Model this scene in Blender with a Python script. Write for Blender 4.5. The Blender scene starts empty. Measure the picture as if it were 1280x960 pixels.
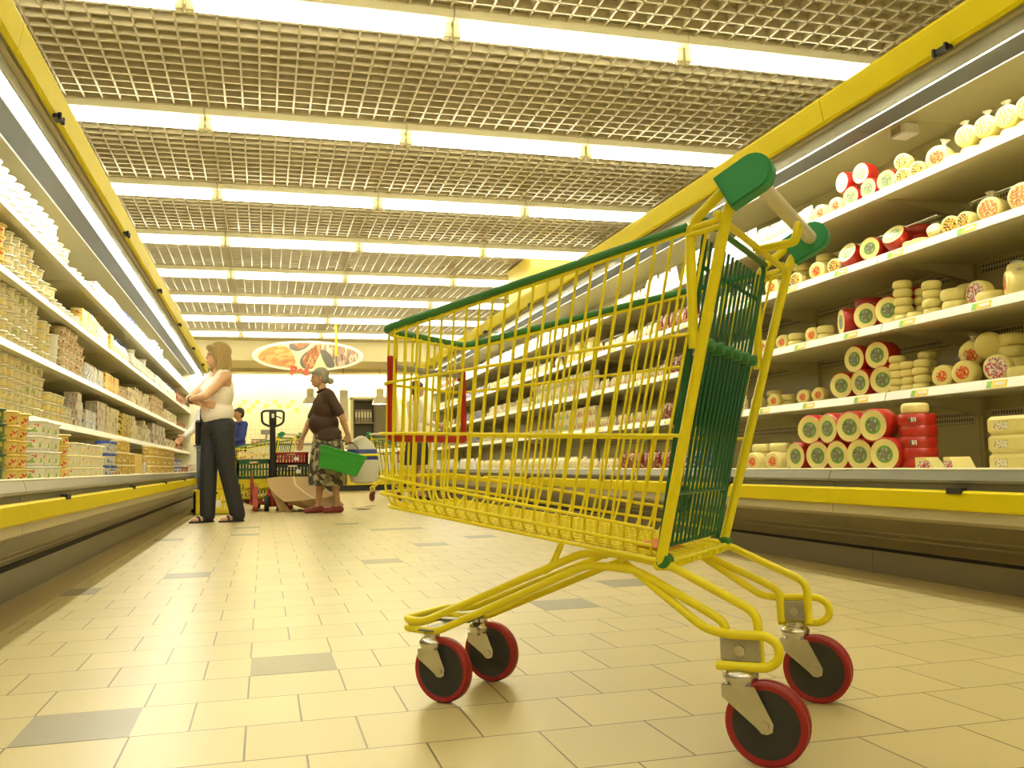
import bpy, math, random
from math import sin, cos, pi, radians, sqrt, atan2
from mathutils import Vector, Matrix, Euler
random.seed(11)
SC = bpy.context.scene
COL = SC.collection

# ------------------------------------------------------------------ mesh builder
class MB:
    def __init__(s):
        s.v = []; s.f = []; s.m = []; s.sm = []
    def face(s, idx, m=0, sm=False):
        s.f.append(tuple(idx)); s.m.append(m); s.sm.append(sm)
    def pts(s, P):
        b = len(s.v); s.v.extend(tuple(p) for p in P); return b
    def box(s, x0, x1, y0, y1, z0, z1, m=0, M=None):
        P = [(x0,y0,z0),(x1,y0,z0),(x1,y1,z0),(x0,y1,z0),(x0,y0,z1),(x1,y0,z1),(x1,y1,z1),(x0,y1,z1)]
        if M is not None: P = [M @ Vector(p) for p in P]
        b = s.pts(P)
        for q in ((0,3,2,1),(4,5,6,7),(0,1,5,4),(1,2,6,5),(2,3,7,6),(3,0,4,7)):
            s.face([b+i for i in q], m)
        return s
    def bbox(s, x0, x1, y0, y1, z0, z1, r=.004, m=0, M=None):
        """box with chamfered edges"""
        prof = [(x0+r,y0),(x1-r,y0),(x1,y0+r),(x1,y1-r),(x1-r,y1),(x0+r,y1),(x0,y1-r),(x0,y0+r)]
        cx, cy = (x0+x1)/2, (y0+y1)/2
        def ins(p):
            return (p[0] + (r if p[0] < cx else -r)*.7, p[1] + (r if p[1] < cy else -r)*.7)
        rings = [[(*ins(p), z0) for p in prof], [(*p, z0+r) for p in prof], [(*p, z1-r) for p in prof], [(*ins(p), z1) for p in prof]]
        n = 8; b = len(s.v)
        for R in rings: s.pts([M @ Vector(p) for p in R] if M is not None else R)
        for k in range(3):
            for i in range(n):
                j = (i+1) % n
                s.face((b+k*n+i, b+k*n+j, b+k*n+n+j, b+k*n+n+i), m)
        s.face([b+i for i in range(n-1,-1,-1)], m); s.face([b+3*n+i for i in range(n)], m)
        return s
    def prism(s, poly, y0, y1, m=0, xf=lambda a, b, y: (a, y, b), caps=True):
        """extrude a closed polygon of (a, b) along y"""
        n = len(poly); b = s.pts([xf(p[0], p[1], y0) for p in poly] + [xf(p[0], p[1], y1) for p in poly])
        for i in range(n):
            j = (i+1) % n
            s.face((b+i, b+j, b+n+j, b+n+i), m)
        if caps:
            s.face([b+i for i in range(n-1,-1,-1)], m); s.face([b+n+i for i in range(n)], m)
        return s
    def tube(s, path, r, n=8, closed=False, m=0, caps=True, sm=True):
        P = [Vector(p) for p in path]; k = len(P)
        rr = r if isinstance(r, (list, tuple)) else [r]*k
        T = []
        for i in range(k):
            a = P[i-1] if (i > 0 or closed) else P[i]
            c = P[(i+1) % k] if (i < k-1 or closed) else P[i]
            t = (c-a)
            T.append(t.normalized() if t.length > 1e-9 else Vector((0,0,1)))
        up = Vector((0,0,1)) if abs(T[0].z) < .9 else Vector((1,0,0))
        nrm = (up - T[0]*up.dot(T[0])).normalized()
        b = len(s.v)
        for i in range(k):
            nrm = nrm - T[i]*nrm.dot(T[i])
            if nrm.length < 1e-6:
                nrm = T[i].orthogonal()
            nrm.normalize(); bi = T[i].cross(nrm)
            sc = 1.0
            if (0 < i < k-1) or closed:
                d1 = (P[i]-P[i-1]).normalized(); c1 = max(.5, d1.dot(T[i])); sc = 1/c1
            for q in range(n):
                a = 2*pi*q/n
                s.v.append(tuple(P[i] + (nrm*cos(a)+bi*sin(a))*rr[i]*(1 if sc == 1.0 else 1+(sc-1)*.6)))
        last = k if closed else k-1
        for i in range(last):
            i2 = (i+1) % k
            for q in range(n):
                q2 = (q+1) % n
                s.face((b+i*n+q, b+i*n+q2, b+i2*n+q2, b+i2*n+q), m, sm)
        if caps and not closed:
            s.face([b+q for q in range(n-1,-1,-1)], m); s.face([b+(k-1)*n+q for q in range(n)], m)
        return s
    def lathe(s, prof, n=24, m=0, M=None, ms=None, cap=True, sm=True, sq=1.0):
        """prof: (r, z) from bottom to top; ms: material per segment; sq: y squash"""
        b = len(s.v); k = len(prof)
        for (r, z) in prof:
            for q in range(n):
                a = 2*pi*q/n; p = Vector((r*cos(a), r*sin(a)*sq, z))
                s.v.append(tuple(M @ p if M is not None else p))
        for i in range(k-1):
            mm = ms[i] if ms else m
            for q in range(n):
                q2 = (q+1) % n
                s.face((b+i*n+q, b+i*n+q2, b+(i+1)*n+q2, b+(i+1)*n+q), mm, sm)
        if cap:
            if prof[0][0] > 1e-6: s.face([b+q for q in range(n-1,-1,-1)], ms[0] if ms else m)
            if prof[-1][0] > 1e-6: s.face([b+(k-1)*n+q for q in range(n)], ms[-1] if ms else m)
        return s
    def ball(s, c, r, n=12, k=8, m=0, M=None):
        c = Vector(c); R = Vector(r) if not isinstance(r, (int, float)) else Vector((r, r, r))
        b = len(s.v)
        for i in range(k+1):
            ph = pi*i/k - pi/2
            for q in range(n):
                a = 2*pi*q/n
                p = Vector((R.x*cos(ph)*cos(a), R.y*cos(ph)*sin(a), R.z*sin(ph)))
                if M is not None: p = M @ p
                s.v.append(tuple(c+p))
        for i in range(k):
            for q in range(n):
                q2 = (q+1) % n
                s.face((b+i*n+q, b+i*n+q2, b+(i+1)*n+q2, b+(i+1)*n+q), m, True)
        return s
    def bar(s, a, c, w, h=None, m=0):
        """rectangular bar from a to c"""
        a = Vector(a); c = Vector(c); h = h or w; d = (c-a); L = d.length
        q = d.to_track_quat('Z', 'Y').to_matrix().to_4x4(); q.translation = a
        return s.box(-w/2, w/2, -h/2, h/2, 0, L, m, q)
    def sheet(s, grid, t=.002, m=0):
        """grid: rows of points -> a sheet with thickness t (along the mean normal)"""
        R = len(grid); Cn = len(grid[0])
        G = [[Vector(p) for p in r] for r in grid]
        N = []
        for i in range(R):
            row = []
            for j in range(Cn):
                du = G[min(i+1,R-1)][j]-G[max(i-1,0)][j]; dv = G[i][min(j+1,Cn-1)]-G[i][max(j-1,0)]
                nn = du.cross(dv); row.append(nn.normalized() if nn.length > 1e-9 else Vector((0,0,1)))
            N.append(row)
        b = s.pts([G[i][j]+N[i][j]*t/2 for i in range(R) for j in range(Cn)] + [G[i][j]-N[i][j]*t/2 for i in range(R) for j in range(Cn)])
        K = R*Cn
        for i in range(R-1):
            for j in range(Cn-1):
                q = (i*Cn+j, i*Cn+j+1, (i+1)*Cn+j+1, (i+1)*Cn+j)
                s.face([b+x for x in q], m, True); s.face([b+K+x for x in reversed(q)], m, True)
        edge = [(0,j) for j in range(Cn)] + [(i,Cn-1) for i in range(1,R)] + [(R-1,j) for j in range(Cn-2,-1,-1)] + [(i,0) for i in range(R-2,0,-1)]
        for a, c in zip(edge, edge[1:]+edge[:1]):
            x, y = a[0]*Cn+a[1], c[0]*Cn+c[1]
            s.face((b+x, b+y, b+K+y, b+K+x), m)
        return s
    def mesh(s, name, mats, ang=40):
        me = bpy.data.meshes.new(name)
        me.from_pydata(s.v, [], s.f)
        for mt in mats: me.materials.append(mt)
        me.polygons.foreach_set('material_index', s.m)
        me.polygons.foreach_set('use_smooth', s.sm)
        me.update()
        if any(s.sm): me.set_sharp_from_angle(angle=radians(ang))
        return me
    def build(s, name, mats, parent=None, ang=40, M=None):
        if not isinstance(mats, (list, tuple)): mats = [mats]
        o = bpy.data.objects.new(name, s.mesh(name, mats, ang)); COL.objects.link(o)
        if parent is not None: o.parent = parent
        if M is not None: o.matrix_local = M
        return o

def fillet(path, r, k=5, closed=False):
    P = [Vector(p) for p in path]; out = []; n = len(P)
    for i in range(n):
        if not closed and i in (0, n-1):
            out.append(P[i]); continue
        a, b, c = P[i-1], P[i], P[(i+1) % n]
        d1 = (a-b); d2 = (c-b); t = min(r, d1.length*.45, d2.length*.45)
        p1 = b+d1.normalized()*t; p2 = b+d2.normalized()*t
        for q in range(k+1):
            u = q/k; out.append(p1*(1-u)**2 + b*2*u*(1-u) + p2*u*u)
    return out

def empty(name, loc=(0,0,0), rz=0.0):
    o = bpy.data.objects.new(name, None); COL.objects.link(o)
    o.location = loc; o.rotation_euler = (0,0,rz); o.empty_display_size = .1
    return o
def tag(o, label=None, cat=None, group=None, kind=None):
    if label: o['label'] = label
    if cat: o['category'] = cat
    if group: o['group'] = group
    if kind: o['kind'] = kind
    return o
def struct(name, mb, mats, ang=40):
    return tag(mb.build(name, mats, ang=ang), kind='structure')
def kids(o): return [c for c in o.children]
CHILD = {}
def dup(o, M=None, parent=None):
    c = o.copy(); COL.objects.link(c)
    for key in ('label','category','group'):
        pass
    if parent is not None: c.parent = parent; c.matrix_parent_inverse = o.matrix_parent_inverse.copy()
    if M is not None: c.matrix_world = M
    for ch in o.children: dup(ch, None, c)
    return c

# ------------------------------------------------------------------ materials
MATS = {}
def mat(name, col, rough=.5, metal=0.0, var=.06, scale=8.0, spec=.5, bump=0.0, bscale=60.0, emit=None, estr=0.0, alpha=1.0, trans=0.0, coat=0.0):
    if name in MATS: return MATS[name]
    m = bpy.data.materials.new(name); m.use_nodes = True
    nt = m.node_tree; N = nt.nodes; b = N['Principled BSDF']
    c = tuple(col)+(1,)
    tc = N.new('ShaderNodeTexCoord'); nz = N.new('ShaderNodeTexNoise'); nz.inputs['Scale'].default_value = scale; nz.inputs['Detail'].default_value = 3
    nt.links.new(tc.outputs['Object'], nz.inputs['Vector'])
    mx = N.new('ShaderNodeMix'); mx.data_type = 'RGBA'
    mx.inputs['A'].default_value = tuple(max(0, x*(1-var)) for x in col)+(1,); mx.inputs['B'].default_value = tuple(min(1, x*(1+var)) for x in col)+(1,)
    nt.links.new(nz.outputs['Fac'], mx.inputs['Factor']); nt.links.new(mx.outputs['Result'], b.inputs['Base Color'])
    b.inputs['Roughness'].default_value = rough; b.inputs['Metallic'].default_value = metal
    b.inputs['Specular IOR Level'].default_value = spec
    if coat: b.inputs['Coat Weight'].default_value = coat
    if bump:
        n2 = N.new('ShaderNodeTexNoise'); n2.inputs['Scale'].default_value = bscale; nt.links.new(tc.outputs['Object'], n2.inputs['Vector'])
        bp = N.new('ShaderNodeBump'); bp.inputs['Strength'].default_value = bump; bp.inputs['Distance'].default_value = .004
        nt.links.new(n2.outputs['Fac'], bp.inputs['Height']); nt.links.new(bp.outputs['Normal'], b.inputs['Normal'])
    if emit:
        b.inputs['Emission Color'].default_value = tuple(emit)+(1,); b.inputs['Emission Strength'].default_value = estr
    if alpha < 1: b.inputs['Alpha'].default_value = alpha
    if trans: b.inputs['Transmission Weight'].default_value = trans
    MATS[name] = m
    return m
def S(r, g, b):
    f = lambda c: (c/255/12.92) if c/255 <= .04045 else ((c/255+.055)/1.055)**2.4
    return (f(r), f(g), f(b))

YEL = mat('yellow_paint', (.86,.725,.010), .36, var=.04)
YELC = mat('case_yellow', (.70,.575,.004), .5, var=.04, spec=.1)
YELW = mat('yellow_wire', (.88,.735,.010), .36, var=.06, scale=30)
GREEN = mat('green_plastic', (.035,.20,.045), .4, var=.06)
DGREEN = mat('dark_green_wire', (.012,.125,.055), .4, var=.1, scale=30)
WHITE = mat('white_paint', (.78,.76,.68), .4, var=.03)
SHELFW = mat('shelf_enamel', (.64,.585,.38), .4, var=.03)
CREAM = mat('cream_panel', (.72,.67,.46), .45, var=.04, scale=2)
BACKP = mat('case_lining', (.52,.465,.245), .22, var=.05, scale=2)
BEIGE = mat('beige_metal', (.52,.46,.30), .4, var=.05, scale=3)
DARK = mat('black_rubber', (.015,.014,.012), .6, var=.2)
STEEL = mat('brushed_steel', (.19,.18,.15), .32, metal=.4, var=.1, scale=14)
CHROME = mat('zinc_plating', (.62,.60,.55), .25, metal=1.0, var=.15, scale=25)
TAUPE = mat('taupe_panel', (.19,.155,.09), .4, var=.06, scale=2, metal=.3)
GRIDM = mat('louvre_metal', (.66,.58,.42), .36, var=.04, metal=.12)
RED = mat('red_plastic', (.42,.012,.012), .38, var=.08)
GREY = mat('grey_plastic', (.33,.31,.26), .45, var=.06)
DGREY = mat('charcoal_nylon', (.030,.029,.027), .5, var=.2)
TUBE = mat('lit_tube', (1,1,1), .5, emit=(1.0,.94,.62), estr=8.8)
CTUBE = mat('case_lit_tube', (1,1,1), .5, emit=(1.0,.97,.84), estr=42.0)

# ------------------------------------------------------------------ camera (position 0.5 m over the floor)
F_PX, YAW, PIT, ROLL = 1138.24, .266734, .0873266, -.0205043
EYE = Vector((0, 0, .5))
cd = bpy.data.cameras.new('camera'); cam = bpy.data.objects.new('camera', cd); COL.objects.link(cam)
cd.sensor_width = 36; cd.lens = 36*F_PX/1280; cd.clip_start = .05; cd.clip_end = 200
fw = Vector((sin(YAW)*cos(PIT), cos(YAW)*cos(PIT), sin(PIT))); rt = Vector((cos(YAW), -sin(YAW), 0)); up = rt.cross(fw)
r2 = rt*cos(ROLL)+up*sin(ROLL); u2 = -rt*sin(ROLL)+up*cos(ROLL)
Mc = Matrix((r2, u2, -fw)).transposed().to_4x4(); Mc.translation = EYE
cam.matrix_world = Mc; SC.camera = cam
def ray(u, v): return r2*((u-640)/F_PX) - u2*((v-480)/F_PX) + fw
def at_x(u, v, X): d = ray(u, v); return EYE + d*(X/d.x)
def at_y(u, v, Y): d = ray(u, v); return EYE + d*(Y/d.y)
def at_z(u, v, Z): d = ray(u, v); return EYE + d*((Z-EYE.z)/d.z)
def px_size(p, npx):      # metres spanned by npx pixels at the point p
    return npx/F_PX*((p-EYE).dot(fw))
# ------------------------------------------------------------------ floor
TX0, TY0, TW, TH = -.456, 1.905, .212, .222
def floor_material():
    m = bpy.data.materials.new('floor_tiles'); m.use_nodes = True; nt = m.node_tree; N = nt.nodes; b = N['Principled BSDF']
    tc = N.new('ShaderNodeTexCoord'); mp = N.new('ShaderNodeMapping'); nt.links.new(tc.outputs['Object'], mp.inputs['Vector'])
    mp.inputs['Location'].default_value = (-TX0+TW*40, -TY0+TH*40, 0)
    br = N.new('ShaderNodeTexBrick'); nt.links.new(mp.outputs['Vector'], br.inputs['Vector'])
    br.offset = .5; br.inputs['Scale'].default_value = 1.0; br.inputs['Brick Width'].default_value = TW; br.inputs['Row Height'].default_value = TH
    br.inputs['Mortar Size'].default_value = .0022; br.inputs['Mortar Smooth'].default_value = .2
    br.inputs['Color1'].default_value = (.52,.43,.205,1); br.inputs['Color2'].default_value = (.57,.47,.225,1); br.inputs['Mortar'].default_value = (.13,.095,.035,1)
    nz = N.new('ShaderNodeTexNoise'); nz.inputs['Scale'].default_value = 3; nt.links.new(tc.outputs['Object'], nz.inputs['Vector'])
    mx = N.new('ShaderNodeMix'); mx.data_type = 'RGBA'; mx.blend_type = 'MULTIPLY'; mx.inputs['Factor'].default_value = 1
    rp = N.new('ShaderNodeValToRGB'); rp.color_ramp.elements[0].color = (.93,.93,.93,1); rp.color_ramp.elements[1].color = (1.04,1.04,1.04,1)
    nt.links.new(nz.outputs['Fac'], rp.inputs['Fac']); nt.links.new(br.outputs['Color'], mx.inputs['A']); nt.links.new(rp.outputs['Color'], mx.inputs['B'])
    nt.links.new(mx.outputs['Result'], b.inputs['Base Color'])
    b.inputs['Roughness'].default_value = .33; b.inputs['Specular IOR Level'].default_value = .45
    bp = N.new('ShaderNodeBump'); bp.inputs['Strength'].default_value = .25; bp.inputs['Distance'].default_value = .002; bp.invert = True
    nt.links.new(br.outputs['Fac'], bp.inputs['Height']); nt.links.new(bp.outputs['Normal'], b.inputs['Normal'])
    return m
FLOORM = floor_material()
GTILE = mat('grey_tile', (.25,.215,.125), .36, var=.05)
fl = MB()
fl.face([fl.pts([(-3.2,-4,0),(5.2,-4,0),(5.2,24.6,0),(-3.2,24.6,0)])+i for i in range(4)], 0)
# darker tiles, laid where the photo shows them
for (u, v) in ((95,907),(362,834),(122,736),(262,717),(455,702),(290,669),(468,662),(420,655),(300,659),(530,681),(590,671),(702,752),(756,727),(212,674),(500,662)):
    p = at_z(u, v, 0); j = math.floor((p.y-TY0)/TH); off = (0 if j % 2 == 0 else .5)*TW
    i = math.floor((p.x-TX0-off)/TW); x = TX0+off+i*TW; y = TY0+j*TH
    fl.box(x+.0015, x+TW-.0015, y+.0015, y+TH-.0015, -.002, .0004, 1)
struct('floor', fl, [FLOORM, GTILE])
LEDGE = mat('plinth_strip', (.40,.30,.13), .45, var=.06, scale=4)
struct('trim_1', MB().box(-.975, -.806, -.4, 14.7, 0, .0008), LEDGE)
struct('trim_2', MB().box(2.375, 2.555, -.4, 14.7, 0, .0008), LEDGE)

# ------------------------------------------------------------------ ceiling: open-cell louvres under a plenum
CEIL_Z, CELL = 3.20, .122
PLEN = mat('plenum_board', (.52,.46,.33), .7, var=.05)
g = MB()
Y0C, Y1C, X0C, X1C = -3.9, 18.95, -2.6, 4.2
n = int((X1C-X0C)/CELL)
for i in range(n+1):
    x = X0C+i*CELL; g.box(x-.0065, x+.0065, Y0C, Y1C, CEIL_Z, CEIL_Z+.045)
n = int((Y1C-Y0C)/CELL)
for i in range(n+1):
    y = Y0C+i*CELL; g.box(X0C, X1C, y-.0065, y+.0065, CEIL_Z, CEIL_Z+.045)
g.box(-3.2, 5.2, -4, 19.4, 3.62, 3.66, 1)
struct('ceiling', g, [GRIDM, PLEN])

# ------------------------------------------------------------------ ceiling lights
PITCH, ROWD, ROW1, XL0 = 1.525, 1.872, 5.20, -.4375
HOUS = mat('batten_enamel', (.86,.80,.60), .4, var=.03)
ORD = ['zeroth','first','second','third','fourth','fifth','sixth','seventh','eighth','ninth','tenth','eleventh','twelfth','thirteenth','fourteenth','fifteenth','sixteenth','seventeenth','eighteenth','nineteenth','twentieth']
def ordn(k):
    if k <= 20: return ORD[k]
    tens = {2:'twenty',3:'thirty',4:'forty',5:'fifty',6:'sixty',7:'seventy',8:'eighty',9:'ninety'}
    tth = {2:'twentieth',3:'thirtieth',4:'fortieth',5:'fiftieth',6:'sixtieth',7:'seventieth',8:'eightieth',9:'ninetieth'}
    if k > 99: return 'hundred and '+ordn(k-100) if k > 100 else 'hundredth'
    return tth[k//10] if k % 10 == 0 else tens[k//10]+'-'+ORD[k % 10]
def make_light():
    r = empty('ceiling_light')
    L = PITCH/2
    MB().bbox(-L+.002, L-.002, -.10, .10, .085, .165, .006).build('housing', HOUS, r)
    for s in (-1, 1):
        h = MB(); h.box(s*(L-.03)-.022, s*(L-.03)+.022, -.03, .03, .0, .085); h.box(s*(L-.03)-.012, s*(L-.03)+.012, -.012, .012, -.012, .0)
        h.build('lamp_holder', HOUS, r)
    prof = [(.045*cos(a*pi/8), .045+.040*sin(a*pi/8)) for a in range(16)]
    MB().prism([(p[0], p[1]) for p in prof], -L+.055, L-.055, 0, lambda a, b, y: (y, a, b)).build('tube', TUBE, r)
    for s in (-.35, .35): MB().tube([(s,0,.165),(s,0,.5)], .003, 6).build('hanger_wire', STEEL, r)
    return r
light0 = make_light(); first = True
ROWN = {-1:'behind', 0:'overhead'}
for row in range(-3, 9):
    for k in range(4):
        lx = XL0-PITCH/2+PITCH*k; ly = ROW1+ROWD*(row-1)
        o = light0 if first else dup(light0); first = False
        o.location = (lx, ly, 3.066)
        where = ['against the left cases', 'second from the left', 'third from the left', 'nearest the right cases'][k]
        rn = 'the %s row of lights in view' % ORD[row] if row > 0 else ({0:'the row just above the frame', -1:'the row overhead', -2:'the first row behind the viewer', -3:'the second row behind the viewer'}[row])
        tag(o, 'lit fluorescent tube batten %s in %s' % (where, rn.replace(' of lights in view', '')), 'ceiling light', 'fluorescent battens under the ceiling')

# ------------------------------------------------------------------ walls
WALLM = mat('cream_wall', (.78,.72,.52), .6, var=.03, scale=2)
struct('wall_left', MB().box(-3.3, -3.2, -4, 24.6, 0, 3.66), WALLM)
struct('wall_right', MB().box(5.2, 5.3, -4, 24.6, 0, 3.66), WALLM)
struct('wall_front', MB().box(-3.2, 5.2, -4.1, -4, 0, 3.66), WALLM)
WY = 23.4
def tile_wall():
    m = bpy.data.materials.new('glazed_wall_tiles'); m.use_nodes = True; nt = m.node_tree; N = nt.nodes; b = N['Principled BSDF']
    tc = N.new('ShaderNodeTexCoord'); sx = N.new('ShaderNodeSeparateXYZ'); cb = N.new('ShaderNodeCombineXYZ')
    nt.links.new(tc.outputs['Object'], sx.inputs[0]); nt.links.new(sx.outputs['X'], cb.inputs['X']); nt.links.new(sx.outputs['Z'], cb.inputs['Y'])
    br = N.new('ShaderNodeTexBrick'); br.offset = 0; br.inputs['Scale'].default_value = 1; br.inputs['Brick Width'].default_value = .105; br.inputs['Row Height'].default_value = .105
    br.inputs['Mortar Size'].default_value = .003; br.inputs['Color1'].default_value = (.80,.72,.48,1); br.inputs['Color2'].default_value = (.84,.76,.52,1); br.inputs['Mortar'].default_value = (.55,.48,.3,1)
    nt.links.new(cb.outputs[0], br.inputs['Vector']); nt.links.new(br.outputs['Color'], b.inputs['Base Color']); b.inputs['Roughness'].default_value = .25
    return m
wb = MB(); wb.box(-3.2, 5.2, WY, WY+.1, 0, 3.66, 0)
YT = mat('yellow_wall_tile', (.85,.60,.10), .25, var=.04)
for (u, v) in ((306,504),(301,509.5),(322,504),(316.5,509.5),(311.5,514.5),(332,509.5),(362.5,509.5),(368,504),(373,514.5),(439,509.5),(345,504),(351,509.5),(500,504),(506,509.5)):
    p = at_y(u, v, WY); i = math.floor(p.x/.105); k = math.floor(p.z/.105)
    wb.box(i*.105+.002, i*.105+.103, WY-.003, WY, k*.105+.002, k*.105+.103, 1)
struct('wall_back', wb, [tile_wall(), YT])
# lowered soffit over the fish counter
SOFF = mat('soffit_board', (.74,.66,.42), .6, var=.03, scale=2)
sf = MB(); sf.box(-3.2, 5.2, 19.4, 22.55, 2.76, 3.62, 0); sf.box(-3.2, 5.2, 19.32, 19.4, 2.72, 2.80, 0); sf.box(-3.2, 5.2, 18.96, 19.4, 3.14, 3.62, 0)
sf.box(-3.2, 5.2, 21.2, 21.32, 2.68, 2.76, 0)
struct('ceiling_soffit', sf, SOFF)
# yellow clad column behind the right-hand cases
struct('column', MB().box(3.30, 3.90, 11.05, 12.15, 0, 3.18), mat('yellow_cladding', (.80,.62,.05), .4, var=.03, scale=2))

# ------------------------------------------------------------------ refrigerated cases
HONEY = mat('air_grille', (.040,.043,.036), .5, var=.3, scale=300)
DGAP = mat('toe_gap_shade', (.02,.018,.012), .8)  # near-black fill for the toe gap, its shade put into the colour
PERF = None
def perf_mat():
    m = bpy.data.materials.new('perforated_lining'); m.use_nodes = True; nt = m.node_tree; N = nt.nodes; b = N['Principled BSDF']
    tc = N.new('ShaderNodeTexCoord'); sx = N.new('ShaderNodeSeparateXYZ'); cb = N.new('ShaderNodeCombineXYZ')
    nt.links.new(tc.outputs['Object'], sx.inputs[0]); nt.links.new(sx.outputs['Y'], cb.inputs['X']); nt.links.new(sx.outputs['Z'], cb.inputs['Y'])
    br = N.new('ShaderNodeTexBrick'); br.offset = 0; br.inputs['Scale'].default_value = 1; br.inputs['Brick Width'].default_value = .016; br.inputs['Row Height'].default_value = .024
    br.inputs['Mortar Size'].default_value = .0045; br.inputs['Color1'].default_value = (.03,.025,.015,1); br.inputs['Color2'].default_value = (.04,.03,.02,1); br.inputs['Mortar'].default_value = (.55,.5,.32,1)
    nt.links.new(cb.outputs[0], br.inputs['Vector']); nt.links.new(br.outputs['Color'], b.inputs['Base Color'])
    return m
PERF = perf_mat()
TICKY = mat('yellow_ticket', (.85,.62,.05), .5, var=.1, scale=60); TICKG = mat('green_ticket_end', (.25,.5,.08), .5)
SHZ = [.783, 1.09, 1.40, 1.69]      # shelf-front tops, lowest first
DECK = {-1: .470, 1: .440}
XL = {-1: -.78, 1: 2.35}
DS, DB = .31, .82                     # shelf front and back panel, measured from the lip
CLIPY = {1: [.82,2.70,4.34,6.2,8.1,9.9,11.8,13.6], -1: [2.2,4.08,6.05,7.95,9.8,11.7,13.5]}
def case(side, y0, y1, label, tickets=()):
    X0 = XL[side]; lz = DECK[side]+.01; dz = .03 if side < 0 else 0
    xf = lambda a, b, y: (X0+side*a, y, b)
    X = lambda d: X0+side*d
    def bx(mb, d0, d1, ya, yb, z0, z1, m=0):
        a, c = sorted((X(d0), X(d1))); mb.box(a, c, ya, yb, z0, z1, m)
    r = empty('refrigerated_case', (0,0,0)); tag(r, label, 'refrigerated display case', 'refrigerated cases lining the aisle')
    e = .002
    ya, yb = y0+e, y1-e
    MB().prism([(.195,0),(.195,.095 if side > 0 else .118),(.25,.095 if side > 0 else .118),(.25,0)], ya, yb, 0, xf).build('kick_plate', TAUPE, r)
    p = MB(); ktop = .112 if side > 0 else .150
    pts = [(.02,.300+dz),(.02,.262+dz),(.06,.245+dz),(.105,.19+dz*.8),(.115,.19+dz*.8),(.115,.182+dz*.8),(.135,.165+dz*.7),(.145,.165+dz*.7),(.145,.157+dz*.7),(.172,ktop+.012),(.18,ktop),(.30,ktop),(.30,.300+dz)]
    p.prism(pts, ya, yb, 0, xf); p.build('grooved_panel', mat('grooved_steel', (.22,.18,.10), .35, metal=.4, var=.06, scale=3), r)
    MB().prism([(.012,.300+dz),(.012,.264+dz),(.052,.248+dz),(.060,.252+dz),(.03,.300+dz)], ya, yb, 0, xf).build('lower_trim', BEIGE, r)
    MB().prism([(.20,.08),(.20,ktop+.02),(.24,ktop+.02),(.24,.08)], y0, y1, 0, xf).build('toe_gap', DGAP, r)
    MB().prism([(-.006,.303+dz),(-.010,.310+dz),(-.010,.366+dz),(-.004,.374+dz),(.03,.374+dz),(.03,.303+dz)], ya, yb, 0, xf).build('bumper', YELC, r)
    c = MB()
    for cy in CLIPY[side]:
        if y0 < cy < y1:
            a = MB(); bx(a, -.016, .012, cy-.035, cy+.035, .362+dz, .384+dz); a.build('clip', DARK, r)
            a = MB(); bx(a, .045, .075, cy-.035, cy+.035, 1.978, 1.995); bx(a, .04, .055, cy-.035, cy-.025, 1.97, 2.0); bx(a, .04, .055, cy+.025, cy+.035, 1.97, 2.0); a.build('clip', DARK, r)
    l = MB(); l.prism([(.005,lz-.05),(0,lz-.040),(.012,lz-.004),(.05,lz-.004),(.05,lz-.09),(.02,lz-.09),(.02,lz-.055)], ya, yb, 0, xf); l.build('front_lip', STEEL, r)
    l = MB(); l.prism([(.010,lz-.004),(.010,lz+.000),(.015,lz+.003),(.05,lz+.003),(.06,lz-.012),(.05,lz-.02)], ya, yb, 0, xf); l.build('lip_cap', CREAM, r)
    d = MB(); bx(d, .055, DB, ya, yb, DECK[side]-.03, DECK[side]-.005); d.build('deck', SHELFW, r)
    b = MB(); bx(b, DB, DB+.05, ya, yb, .10, 2.04); bx(b, DB-.003, DB, ya+.05, yb-.05, .64, .70, 1); bx(b, DB-.003, DB, ya+.05, yb-.05, 1.02, 1.06, 1); bx(b, DB-.003, DB, ya+.05, yb-.05, 1.32, 1.36, 1)
    bx(b, DB-.003, DB, ya+.05, yb-.05, 1.62, 1.66, 1)
    for q in range(4):
        yy = y0+1.25*q; bx(b, DB-.02, DB, yy-.02 if q else yy+e, yy+.02 if q < 3 else yy-e, DECK[side], 2.0)
    b.build('back_panel', [BACKP, PERF], r)
    for q in range(3):
        sa, sb = y0+1.25*q+.003, y0+1.25*(q+1)-.003
        for k, z in enumerate(SHZ):
            s = MB(); s.prism([(DS+.004,z),(DS-.008,z-.04),(DS+.03,z-.042),(DS+.03,z-.032),(DB-.03,z-.030),(DB-.03,z-.008),(DS+.014,z-.008),(DS+.010,z)], sa, sb, 0, xf)
            so = s.build('shelf', SHELFW, r)
            for yy in (sa+.012, sb-.012):
                MB().prism([(DS+.06,z-.03),(DB-.005,z-.11),(DB-.005,z-.03)], yy-.002, yy+.002, 0, xf).build('bracket', SHELFW, so)
            t = MB(); t.prism([(DS+.002,z-.002),(DS-.009,z-.038),(DS-.006,z-.038),(DS+.005,z-.002)], sa, sb, 0, xf)
            t.build('ticket_rail', mat('ticket_rail_plastic', (.90,.88,.80), .3, var=.03), so)
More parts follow.
